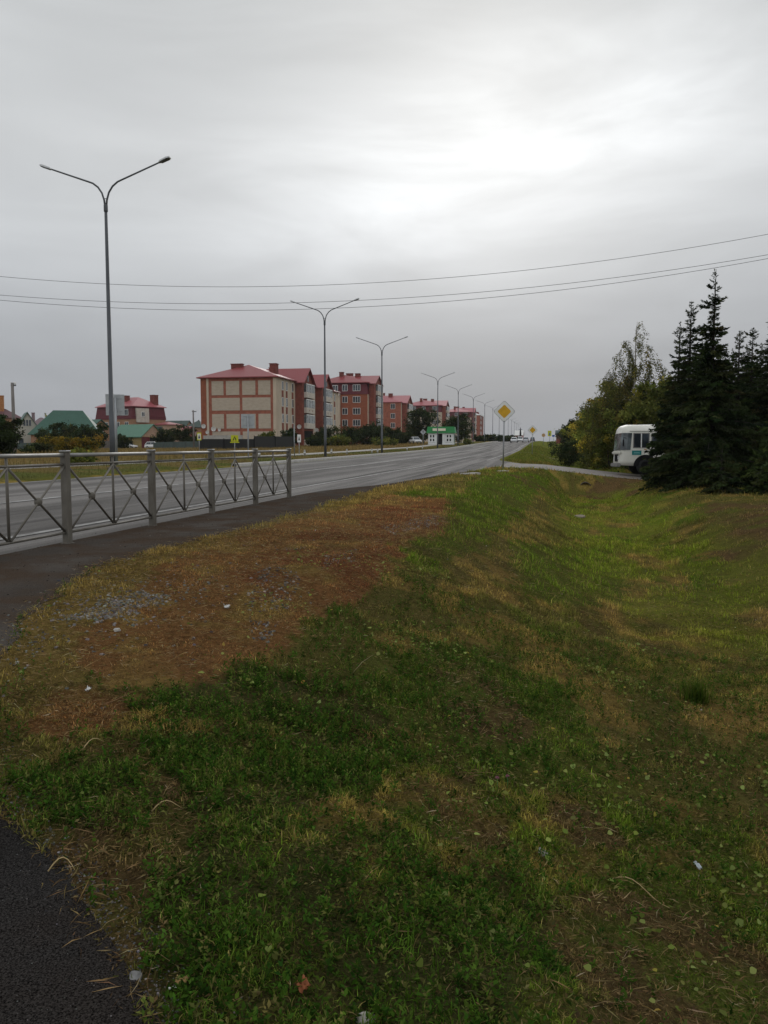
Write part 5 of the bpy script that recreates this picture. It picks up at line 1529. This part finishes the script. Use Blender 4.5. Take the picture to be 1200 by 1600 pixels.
sets = []
for n, y0, y1, dens_w in ((300000, 1.2, 4.2, 1.0), (320000, 4.2, 10, 1.0), (310000, 10, 22, 1.0), (230000, 22, 46, 1.0)):
    x, y, u, v = scatter(n, y0, y1)
    c, Wt = zones(u, v)
    clump = fbm(u * 6, v * 6, 101, 3); patch = fbm(u * 1.3, v * 1.3, 102, 3)
    dead = np.clip(Wt['brown'] + Wt['dirt'] * .7 + Wt['litter'] * .6, 0, 1)
    keep = rng.uniform(0, 1, len(x)) < np.clip(.25 + 1.5 * (clump - .28) - .35 * Wt['litter'] - .05 * Wt['brown'] - .3 * Wt['dirt'] - .15 * Wt['lush'], .06, 1)
    x, y, u, v, c, dead, patch, clump = (q[keep] for q in (x, y, u, v, c, dead, patch, clump)); Wt = {k: q[keep] for k, q in Wt.items()}
    k = len(x)
    h = (.015 + .026 * patch + .024 * (clump - .4)) * (1 - .45 * dead) * (1 - .1 * Wt['edge']) * rng.uniform(.5, 1.6, k)
    h = np.maximum(h, .012) * (1 + .02 * y) * (1 + .3 * ss(y, 8, 13))
    w = np.maximum(.0012 + .0018 * rng.uniform(0, 1, k) ** 2, y / 830 * .24 * rng.uniform(.6, 1.5, k)) 
    dry = rng.uniform(0, 1, k) < (.16 + .25 * dead)
    c = np.where(dry[:, None], c * .35 + np.array((.24, .165, .07)) * .65, c)
    tuft = fbm(u * (3.2 if y1 > 9 else 7), v * (3.2 if y1 > 9 else 7), 104, 3)              # tufts: taller and greener, thin dead gaps between
    h = h * (.55 + 1.1 * ss(tuft, .35, .62)) * (.68 + .32 * ss(y, 5, 14))
    c = c * (.64 + .62 * ss(tuft, .36, .60))[:, None]
    c = c * np.exp(.38 * rng.normal(size=(k, 1))).clip(.35, 2.6) * 1.2
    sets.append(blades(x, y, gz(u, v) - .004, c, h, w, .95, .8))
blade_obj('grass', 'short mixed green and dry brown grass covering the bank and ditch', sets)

# tall dry grass of the far verge and the field beyond the road
sets = []
n = 70000
u = 8 + 150 * rng.uniform(0, 1, n) ** 1.4; v = -13.9 - 75 * rng.uniform(0, 1, n) ** 1.8
pv = ((v > -18.75) & (v < -16.95)) | ((u > 60) & (v > -20.8) & (v < -17))
u, v = u[~pv], v[~pv]
p = P(0, 0); x = ST * u + CT * v; y = CT * u - ST * v
c, _ = zones(u, v); k = len(u)
tall = np.where(v < -19, 1.0, .38)
h = (.12 + .26 * fbm(u * .4, v * .4, 110, 3)) * tall * rng.uniform(.5, 1.4, k)
w = np.maximum(.004, y / 830 * .22)
c = c * (1 + .25 * rng.normal(size=(k, 1))).clip(.45, 1.7) * 1.15
sets.append(blades(x, y, gz(u, v) - .01, c, h, w, .35, .4))
# verge and second ditch past the side road
n = 40000
u = 53 + 110 * rng.uniform(0, 1, n) ** 1.5; v = rng.uniform(-2.9, 16, n)
k_ = v > vedge(u) + .1; u, v = u[k_], v[k_]
x = ST * u + CT * v; y = CT * u - ST * v; k = len(u)
c, _ = zones(u, v)
h = (.06 + .16 * fbm(u * .5, v * .5, 111, 3)) * rng.uniform(.5, 1.4, k)
c = c * (1 + .25 * rng.normal(size=(k, 1))).clip(.45, 1.7) * 1.15
sets.append(blades(x, y, gz(u, v) - .01, c, h, np.maximum(.004, y / 830 * .22), .35, .4))
blade_obj('verge_grass', 'dry tan and green grass on the verges across the road and beyond', sets)

# leafy weeds of the lush patches
x, y, u, v = scatter(150000, 1.2, 8.5)
c, Wt = zones(u, v)
pr = Wt['lush'] * .46 + Wt['green'] * .18 + .15 - .15 * np.clip(Wt['brown'] + .6 * Wt['litter'] + Wt['edge'], 0, 1)
keep = rng.uniform(0, 1, len(x)) < pr * np.clip(2.2 * (fbm(u * 3.5, v * 3.5, 120, 3) - .22), 0, 1)
x, y, u, v = x[keep], y[keep], u[keep], v[keep]
k = len(x); nl = 9
hp = rng.uniform(.02, .085, k)
base = np.stack([x, y, gz(u, v)], -1)
col0 = pick([(6, (.048, .102, .014)), (3, (.078, .130, .020)), (3, (.026, .058, .010)), (1.5, (.15, .16, .045))], k, .2)
P_, D_, S_, C_, F_ = [], [], [], [], []
for i in range(nl):
    q = (i + .5) / nl
    a = rng.uniform(0, 6.28, k); el = rng.uniform(.15, 1.1, k) * (.5 + .7 * q)
    d = np.stack([np.cos(a) * np.cos(el), np.sin(a) * np.cos(el), np.sin(el)], -1)
    P_.append(base + np.stack([rng.normal(size=k) * .006, rng.normal(size=k) * .006, hp * q], -1)); D_.append(d)
    S_.append(rng.uniform(.010, .028, k) * (1.1 - .3 * q)); C_.append(col0 * (.75 + .5 * q) * (1 + .15 * rng.normal(size=(k, 1))).clip(.5, 1.5))
    F_.append(np.tile([0, 0, 1.0], (k, 1)) + .4 * rng.normal(size=(k, 3)))
p, d, s, c, f = map(np.concatenate, (P_, D_, S_, C_, F_))
o = quads_obj('weeds', leaf_quads(p, d, s, s * rng.uniform(.17, .30, len(s)), f), [M['leaf']], None, c.clip(.004, .7)); tag(o, 'low bright green leafy weeds growing in dense patches near the path', 'weeds', kind='stuff')

# broad round and lobed leaves on the slope at the right
x, y, u, v = scatter(26000, 1.4, 9)
cl = fbm(u * 1.1, v * 1.1, 130, 3)
keep = (rng.uniform(0, 1, len(x)) < np.clip(2.4 * (cl - .48), 0, 1) * ss(v - vedge(u), 1.0, 2.2) * .75) | (rng.uniform(0, 1, len(x)) < .012)
x, y, u, v = x[keep], y[keep], u[keep], v[keep]; k = len(x)
r = rng.uniform(.006, .017, k) * np.where(rng.uniform(0, 1, k) < .06, 1.25, 1); z = gz(u, v) + rng.uniform(.012, .06, k)
nrm = unit(np.array([0, 0, 1.0]) + .42 * rng.normal(size=(k, 3)))
a1 = unit(np.cross(nrm, rand_dirs(k))); a2 = np.cross(nrm, a1)
m_ = 9; Vs = []
for j in range(m_):
    t_ = 2 * math.pi * j / m_ ; rr = r * (1 + .18 * math.cos(5 * t_)) * (.72 if j == 0 else 1)
    Vs.append(np.stack([x, y, z], -1) + a1 * (rr * math.cos(t_))[:, None] + a2 * (rr * .88 * math.sin(t_))[:, None] + nrm * (r * .16 * math.cos(2 * t_))[:, None])
o = quads_obj('broad_leaf_weeds', np.stack(Vs, 1), [M['leaf']], None, pick([(5, (.20, .25, .06)), (3, (.26, .30, .09)), (2, (.13, .17, .035)), (.5, (.36, .28, .06))], k, .2).clip(.004, .7), k=m_)
tag(o, 'pale green rounded weed leaves scattered over the slope', 'weeds', kind='stuff')

# straw, dead stalks and litter lying about
sets_v, sets_c = [], []
for n, y0, y1 in ((26000, 1.2, 5), (130000, 5, 14), (60000, 14, 34)):
    x, y, u, v = scatter(n, y0, y1, margin=-.14)
    c, Wt = zones(u, v)
    keep = rng.uniform(0, 1, len(x)) < (.24 + .75 * Wt['brown'] + .75 * Wt['litter'] + .6 * Wt['edge'] + .2 * Wt['tan'] - .16 * Wt['lush'])
    x, y, u, v = x[keep], y[keep], u[keep], v[keep]; k = len(x)
    a = rng.uniform(0, 6.28, k); d = unit(np.stack([np.cos(a), np.sin(a), rng.normal(size=k) * .22], -1))
    s = rng.uniform(.02, .09, k) * np.where(rng.uniform(0, 1, k) < .04, 3.0, 1)
    p = np.stack([x, y, gz(u, v) + rng.uniform(.003, .03, k)], -1)
    sets_v.append(leaf_quads(p, d, s, np.maximum(rng.uniform(.0008, .0022, k), y / 830 * .10)))
    sets_c.append(pick([(4, (.30, .215, .10)), (3, (.22, .145, .065)), (3, (.13, .08, .04)), (1, (.42, .34, .20))], k, .2))
# thatch: short dead bits and crumbs of turf that roughen the soil everywhere
for n, y0, y1 in ((90000, 1.2, 4.5), (90000, 4.5, 11)):
    x, y, u, v = scatter(n, y0, y1, margin=-.05); k = len(x)
    c, Wt = zones(u, v)
    a = rng.uniform(0, 6.28, k); d = unit(np.stack([np.cos(a), np.sin(a), rng.normal(size=k) * .35], -1))
    s = rng.uniform(.006, .028, k) * (1 + .06 * y)
    sets_v.append(leaf_quads(np.stack([x, y, gz(u, v) + rng.uniform(.001, .014, k)], -1), d, s, np.maximum(s * rng.uniform(.06, .22, k), y / 830 * .12)))
    t_ = pick([(3, (.16, .105, .055)), (3, (.085, .058, .034)), (2, (.25, .18, .085)), (2, (.045, .033, .022)), (1.5, (.10, .115, .03))], k, .25)
    sets_c.append(t_ * .65 + c * .35)
o = quads_obj('straw', np.concatenate(sets_v), [M['blade']], None, np.concatenate(sets_c).clip(.01, .7)); tag(o, 'dry straw and dead stalks lying on the ground', 'straw', kind='stuff')

# gravel and crumbs
def stones(x, y, z, r, c):
    k = len(x); B = np.array([[-1, -1, -1], [1, -1, -1], [1, 1, -1], [-1, 1, -1], [-1, -1, 1], [1, -1, 1], [1, 1, 1], [-1, 1, 1]]) * .62
    V = B[None] * (1 + .33 * rng.normal(size=(k, 8, 3)).clip(-1.2, 1.2)) * r[:, None, None] * np.array([1, .85, .6]) * rng.uniform(.7, 1.3, (k, 1, 3))
    V[:, 4:, :2] *= .7
    a = rng.uniform(0, 6.28, k); ca, sa = np.cos(a)[:, None], np.sin(a)[:, None]
    X = V[..., 0] * ca - V[..., 1] * sa; Y = V[..., 0] * sa + V[..., 1] * ca
    V = np.stack([X + x[:, None], Y + y[:, None], V[..., 2] + z[:, None]], -1)
    F = np.array([[0, 3, 2, 1], [4, 5, 6, 7], [0, 1, 5, 4], [1, 2, 6, 5], [2, 3, 7, 6], [3, 0, 4, 7]])
    return V[:, F].reshape(-1, 4, 3), np.repeat(c, 6, 0)
sv, sc_ = [], []
gp = poly_uv([(108, 964), (150, 938), (232, 923), (262, 936), (200, 962), (150, 978)])
gu, gv = np.mean([q[0] for q in gp]), np.mean([q[1] for q in gp])
u = rng.normal(size=5200) * .85 + gu; v = rng.normal(size=5200) * .42 + gv
k_ = inside(gp, u + .25 * (vnoise(u * 4, v * 4, 140) - .5), v + .2 * (vnoise(u * 4, v * 4, 141) - .5)); k_ |= rng.uniform(0, 1, 5200) < .10
def add_st(u, v, r, c):
    k_ = v > vedge(u) - .22; u, v, r, c = u[k_], v[k_], r[k_], c[k_]
    V, C = stones(ST * u + CT * v, CT * u - ST * v, gz(u, v) + r * .08, r, c); sv.append(V); sc_.append(C)
GREY = [(4, (.115, .11, .105)), (3, (.17, .162, .152)), (3, (.07, .066, .062)), (.6, (.28, .27, .25))]
u, v = u[k_], v[k_]; add_st(u, v, rng.uniform(.007, .022, len(u)), pick([(4, (.15, .145, .14)), (3, (.21, .20, .19)), (2, (.085, .082, .08)), (.8, (.31, .30, .28))], len(u), .15))
u = rng.uniform(1.2, 3.4, 2600); v = vedge(u) + np.abs(rng.normal(size=2600)) * .13 - .05; add_st(u, v, rng.uniform(.002, .0075, 2600), pick(GREY, 2600, .15))
u = rng.uniform(3.4, 20, 1500); v = vedge(u) + np.abs(rng.normal(size=1500)) * .12 - .05; add_st(u, v, rng.uniform(.004, .013, 1500), pick(GREY, 1500, .15))
rb = [poly_uv(p) for p in ([(430, 855), (560, 850), (555, 880), (440, 890)], [(385, 905), (440, 880), (470, 905), (420, 1010), (390, 1000)], [(590, 825), (690, 805), (700, 822), (620, 838)])]
for q in rb:
    a, b = np.array(q).min(0), np.array(q).max(0)
    u = rng.uniform(a[0], b[0], 1100); v = rng.uniform(a[1], b[1], 1100); k_ = inside(q, u, v) & (vnoise(u * 2, v * 2, 150) > .42); u, v = u[k_], v[k_]
    add_st(u, v, rng.uniform(.006, .022, len(u)), pick(GREY + [(2, (.30, .27, .235))], len(u), .15))
x, y, u, v = scatter(900, 1.3, 26); add_st(u, v, rng.uniform(.003, .012, len(u)) * (1 + y * .03), pick(GREY + [(1.2, (.5, .48, .44))], len(u), .15))
u = rng.uniform(.8, 4.2, 9000); v = vedge(u) - np.abs(rng.normal(size=9000)) * .55
V, C = stones(ST * u + CT * v, CT * u - ST * v, gz(u, v) + .006, rng.uniform(.0008, .0026, 9000) * np.where(rng.uniform(0, 1, 9000) < .05, 2.2, 1), pick([(3, (.06, .057, .054)), (3, (.035, .032, .03)), (1, (.14, .135, .13))], 9000, .2)); sv.append(V); sc_.append(C)
u = rng.uniform(4, 18, 700); v = vedge(u) - rng.uniform(0, 1.4, 700) ** 1.5
V, C = stones(ST * u + CT * v, CT * u - ST * v, gz(u, v) + .006, rng.uniform(.003, .010, 700), pick([(3, (.05, .04, .03)), (2, (.03, .026, .022)), (.5, (.16, .15, .14))], 700, .2)); sv.append(V); sc_.append(C)
o = quads_obj('gravel', np.concatenate(sv), [M['stone']], None, np.concatenate(sc_)); tag(o, 'grey gravel heap, crumbs along the path edge and loose stones', 'gravel', kind='stuff')

# ------------------------------------------------------------------ small things one can point at
def lump(name, label, cat, px, py, r, c, seed, flat=.6):
    g = hit(px, py); rn = np.random.default_rng(seed)
    bm = bmesh.new(); bmesh.ops.create_icosphere(bm, subdivisions=3, radius=1)
    for vt in bm.verts:
        n = .75 + .5 * float(vnoise(vt.co.x * 1.4 + seed, vt.co.y * 1.4 + vt.co.z * 1.1, seed)) + .1 * float(vnoise(vt.co.x * 5, vt.co.z * 5 + vt.co.y * 3, seed))
        vt.co = Vector((vt.co.x * 1.15, vt.co.y * .85, vt.co.z * flat)) * r * n
    me = bpy.data.meshes.new(name); bm.to_mesh(me); bm.free(); me.materials.append(mat(name + '_surface', c, .9, .2, 30, bump=.4, bscale=60))
    for p in me.polygons: p.use_smooth = True
    o = link(bpy.data.objects.new(name, me)); o.location = (g.x, g.y, gxy(g.x, g.y) + r * flat * .25); o.rotation_euler = (0, 0, seed)
    return tag(o, label, cat)
lump('stone', 'pale stone half buried in weeds at the bottom edge', 'stone', 573, 1596, .024, (.36, .34, .30), 3)
lump('stone', 'flat grey stone on the slope at the right', 'stone', 847, 1334, .030, (.22, .215, .21), 5, .4)
lump('stone', 'light stone below the gravel heap', 'stone', 183, 986, .028, (.38, .37, .35), 8, .5)
lump('stone', 'grey stone on the ditch bottom before the culvert', 'stone', 905, 808, .16, (.25, .21, .16), 9, .4)
lump('stone', 'grey stone by the path edge at lower left', 'stone', 212, 1531, .020, (.18, .178, .175), 12, .5)
def scrap(name, label, cat, px, py, w, l, c, rz, lift=.015, crump=.010, seed=0):
    """a small crumpled sheet lying on the ground"""
    g = hit(px, py); n = 7; rn = random.Random(seed)
    b = MB()
    for i in range(n):
        for j in range(n):
            b.v.append(((i / (n - 1) - .5) * w + rn.gauss(0, w * .03), (j / (n - 1) - .5) * l + rn.gauss(0, l * .03), lift + rn.gauss(0, crump)))
    b.f = [(i * n + j, (i + 1) * n + j, (i + 1) * n + j + 1, i * n + j + 1) for i in range(n - 1) for j in range(n - 1)]
    o = b.build(name, mat(name + '_paper', c, .8, .1, 40), None, True); o.location = (g.x, g.y, gxy(g.x, g.y)); o.rotation_euler = (R(10), R(-8), rz)
    sm = o.modifiers.new('thickness', 'SOLIDIFY'); sm.thickness = .0015
    return tag(o, label, cat)
scrap('paper_scrap', 'white crumpled paper scrap on the reddish dry ground', 'litter', 355, 951, .045, .035, (.72, .72, .70), .4, .02, .012, 1)
scrap('paper_scrap', 'small white paper scrap on dry ground left of the green weeds', 'litter', 138, 1081, .026, .022, (.70, .70, .68), 1.1, .015, .008, 2)
scrap('paper_scrap', 'small bluish white scrap among the broad leaves at the right', 'litter', 1090, 1362, .018, .05, (.55, .60, .63), .2, .03, .006, 3)
scrap('fallen_leaf', 'orange brown fallen leaf in the green weeds at the bottom', 'leaf', 474, 1556, .032, .036, (.30, .10, .04), .5, .035, .006, 4)
scrap('fallen_leaf', 'tan fallen leaf near the path edge at lower left', 'leaf', 283, 1540, .024, .03, (.40, .25, .10), 1.5, .02, .005, 5)
g = hit(273, 1556)
o = MB().tube([(-.016, 0, .012), (.016, .003, .013)], .0038, 10).build('cigarette_butt', M['sign_white'], None, True); o.location = (g.x, g.y, gxy(g.x, g.y) + .006); tag(o, 'white cigarette butt on dry straw by the path edge', 'litter')
def stalk(label, px, py, L, rz, bend):
    g = hit(px, py); pts = [(math.cos(rz) * L * (q - .5), math.sin(rz) * L * (q - .5) + bend * math.sin(q * 3.1) * L, .02 + .03 * math.sin(q * 5)) for q in np.linspace(0, 1, 9)]
    o = MB().tube(pts, [.0028 - .0018 * q for q in np.linspace(0, 1, 9)], 5).build('dry_stalk', mat('dry_stalk_fibre', (.42, .31, .15), .8, .2, 20), None, True); o.location = (g.x, g.y, gxy(g.x, g.y))
    tag(o, label, 'stalk', 'dry stalks lying in the grass')
stalk('long straw coloured stalk lying across the slope at lower right', 1000, 1400, .27, -.75, .05)
stalk('pale upright looking dry stalk left of the lush weeds', 150, 1170, .22, 1.3, .08)
stalk('thin tan stalk lying at the upper edge of the litter patch', 268, 1268, .16, .6, .02)
stalk('curled thin stalk beside the dark path edge', 100, 1368, .10, .2, .35)
def clover(px, py, label):
    g = hit(px, py); t = thing('clover_flower', label, 'flower', (g.x, g.y, gxy(g.x, g.y)))
    MB().tube([(0, 0, 0), (.004, 0, .04), (.002, 0, .07)], .0012, 5).build('stem', M['green_p'], t, True)
    n = 46; d = rand_dirs(n); d[:, 2] = np.abs(d[:, 2]) - .25
    V = leaf_quads(np.tile([.002, 0, .075], (n, 1)), unit(d), .012, .003); quads_obj('flower_head', V, [M['leaf']], t, pick([(1, (.45, .20, .26)), (1, (.35, .15, .20))], n))
clover(776, 1238, 'left one of two dusty pink clover flowers on the slope'); clover(792, 1236, 'right one of two dusty pink clover flowers on the slope')
# a dark green tussock in the ditch
g = hit(1088, 1100); n = 420
a = rng.uniform(0, 6.28, n); r = np.abs(rng.normal(size=n)).clip(0, 2.2) * .06
x, y = g.x + np.cos(a) * r, g.y + np.sin(a) * r; u, v = UV(x, y)
S = blades(x, y, gz(u, v) - .005, pick([(3, (.075, .12, .014)), (2, (.05, .085, .014)), (1, (.12, .15, .03))], n, .2), rng.uniform(.10, .26, n), rng.uniform(.002, .004, n), .30, .5)
o = np_mesh('grass_tussock', S[0], S[1], S[2], S[3], [M['blade']], None, S[4]); tag(o, 'single dark green grass tussock standing in the ditch at right', 'tussock')
# pale slabs by the diamond sign
for px, py, w, l, lab in ((735, 741, .9, .3, 'pale flat concrete slab at the road edge left of the diamond sign'), (786, 737, .5, .35, 'small pale concrete slab at the foot of the diamond sign')):
    g = hit(px, py)
    o = MB().box(-w / 2, w / 2, -l / 2, l / 2, -.08, .05).build('concrete_slab', M['conc'], None, bevel=.015); o.location = (g.x, g.y, gxy(g.x, g.y)); o.rotation_euler = (R(2), R(-1), RZ + .9); tag(o, lab, 'slab')

# ------------------------------------------------------------------ the damp air of the day
hz = MB().box(-1400, 1400, -60, 1500, -32, 45).build('haze', None)
hm = bpy.data.materials.new('haze_air'); hm.use_nodes = True
hn, hl = hm.node_tree.nodes, hm.node_tree.links
hn.remove(hn['Principled BSDF'])
pv_ = hn.new('ShaderNodeVolumePrincipled'); pv_.inputs['Color'].default_value = (.93, .95, .98, 1); pv_.inputs['Density'].default_value = .00010; pv_.inputs['Anisotropy'].default_value = .25
hl.new(pv_.outputs[0], hn['Material Output'].inputs['Volume'])
hz.data.materials.clear(); hz.data.materials.append(hm); hz['kind'] = 'stuff'
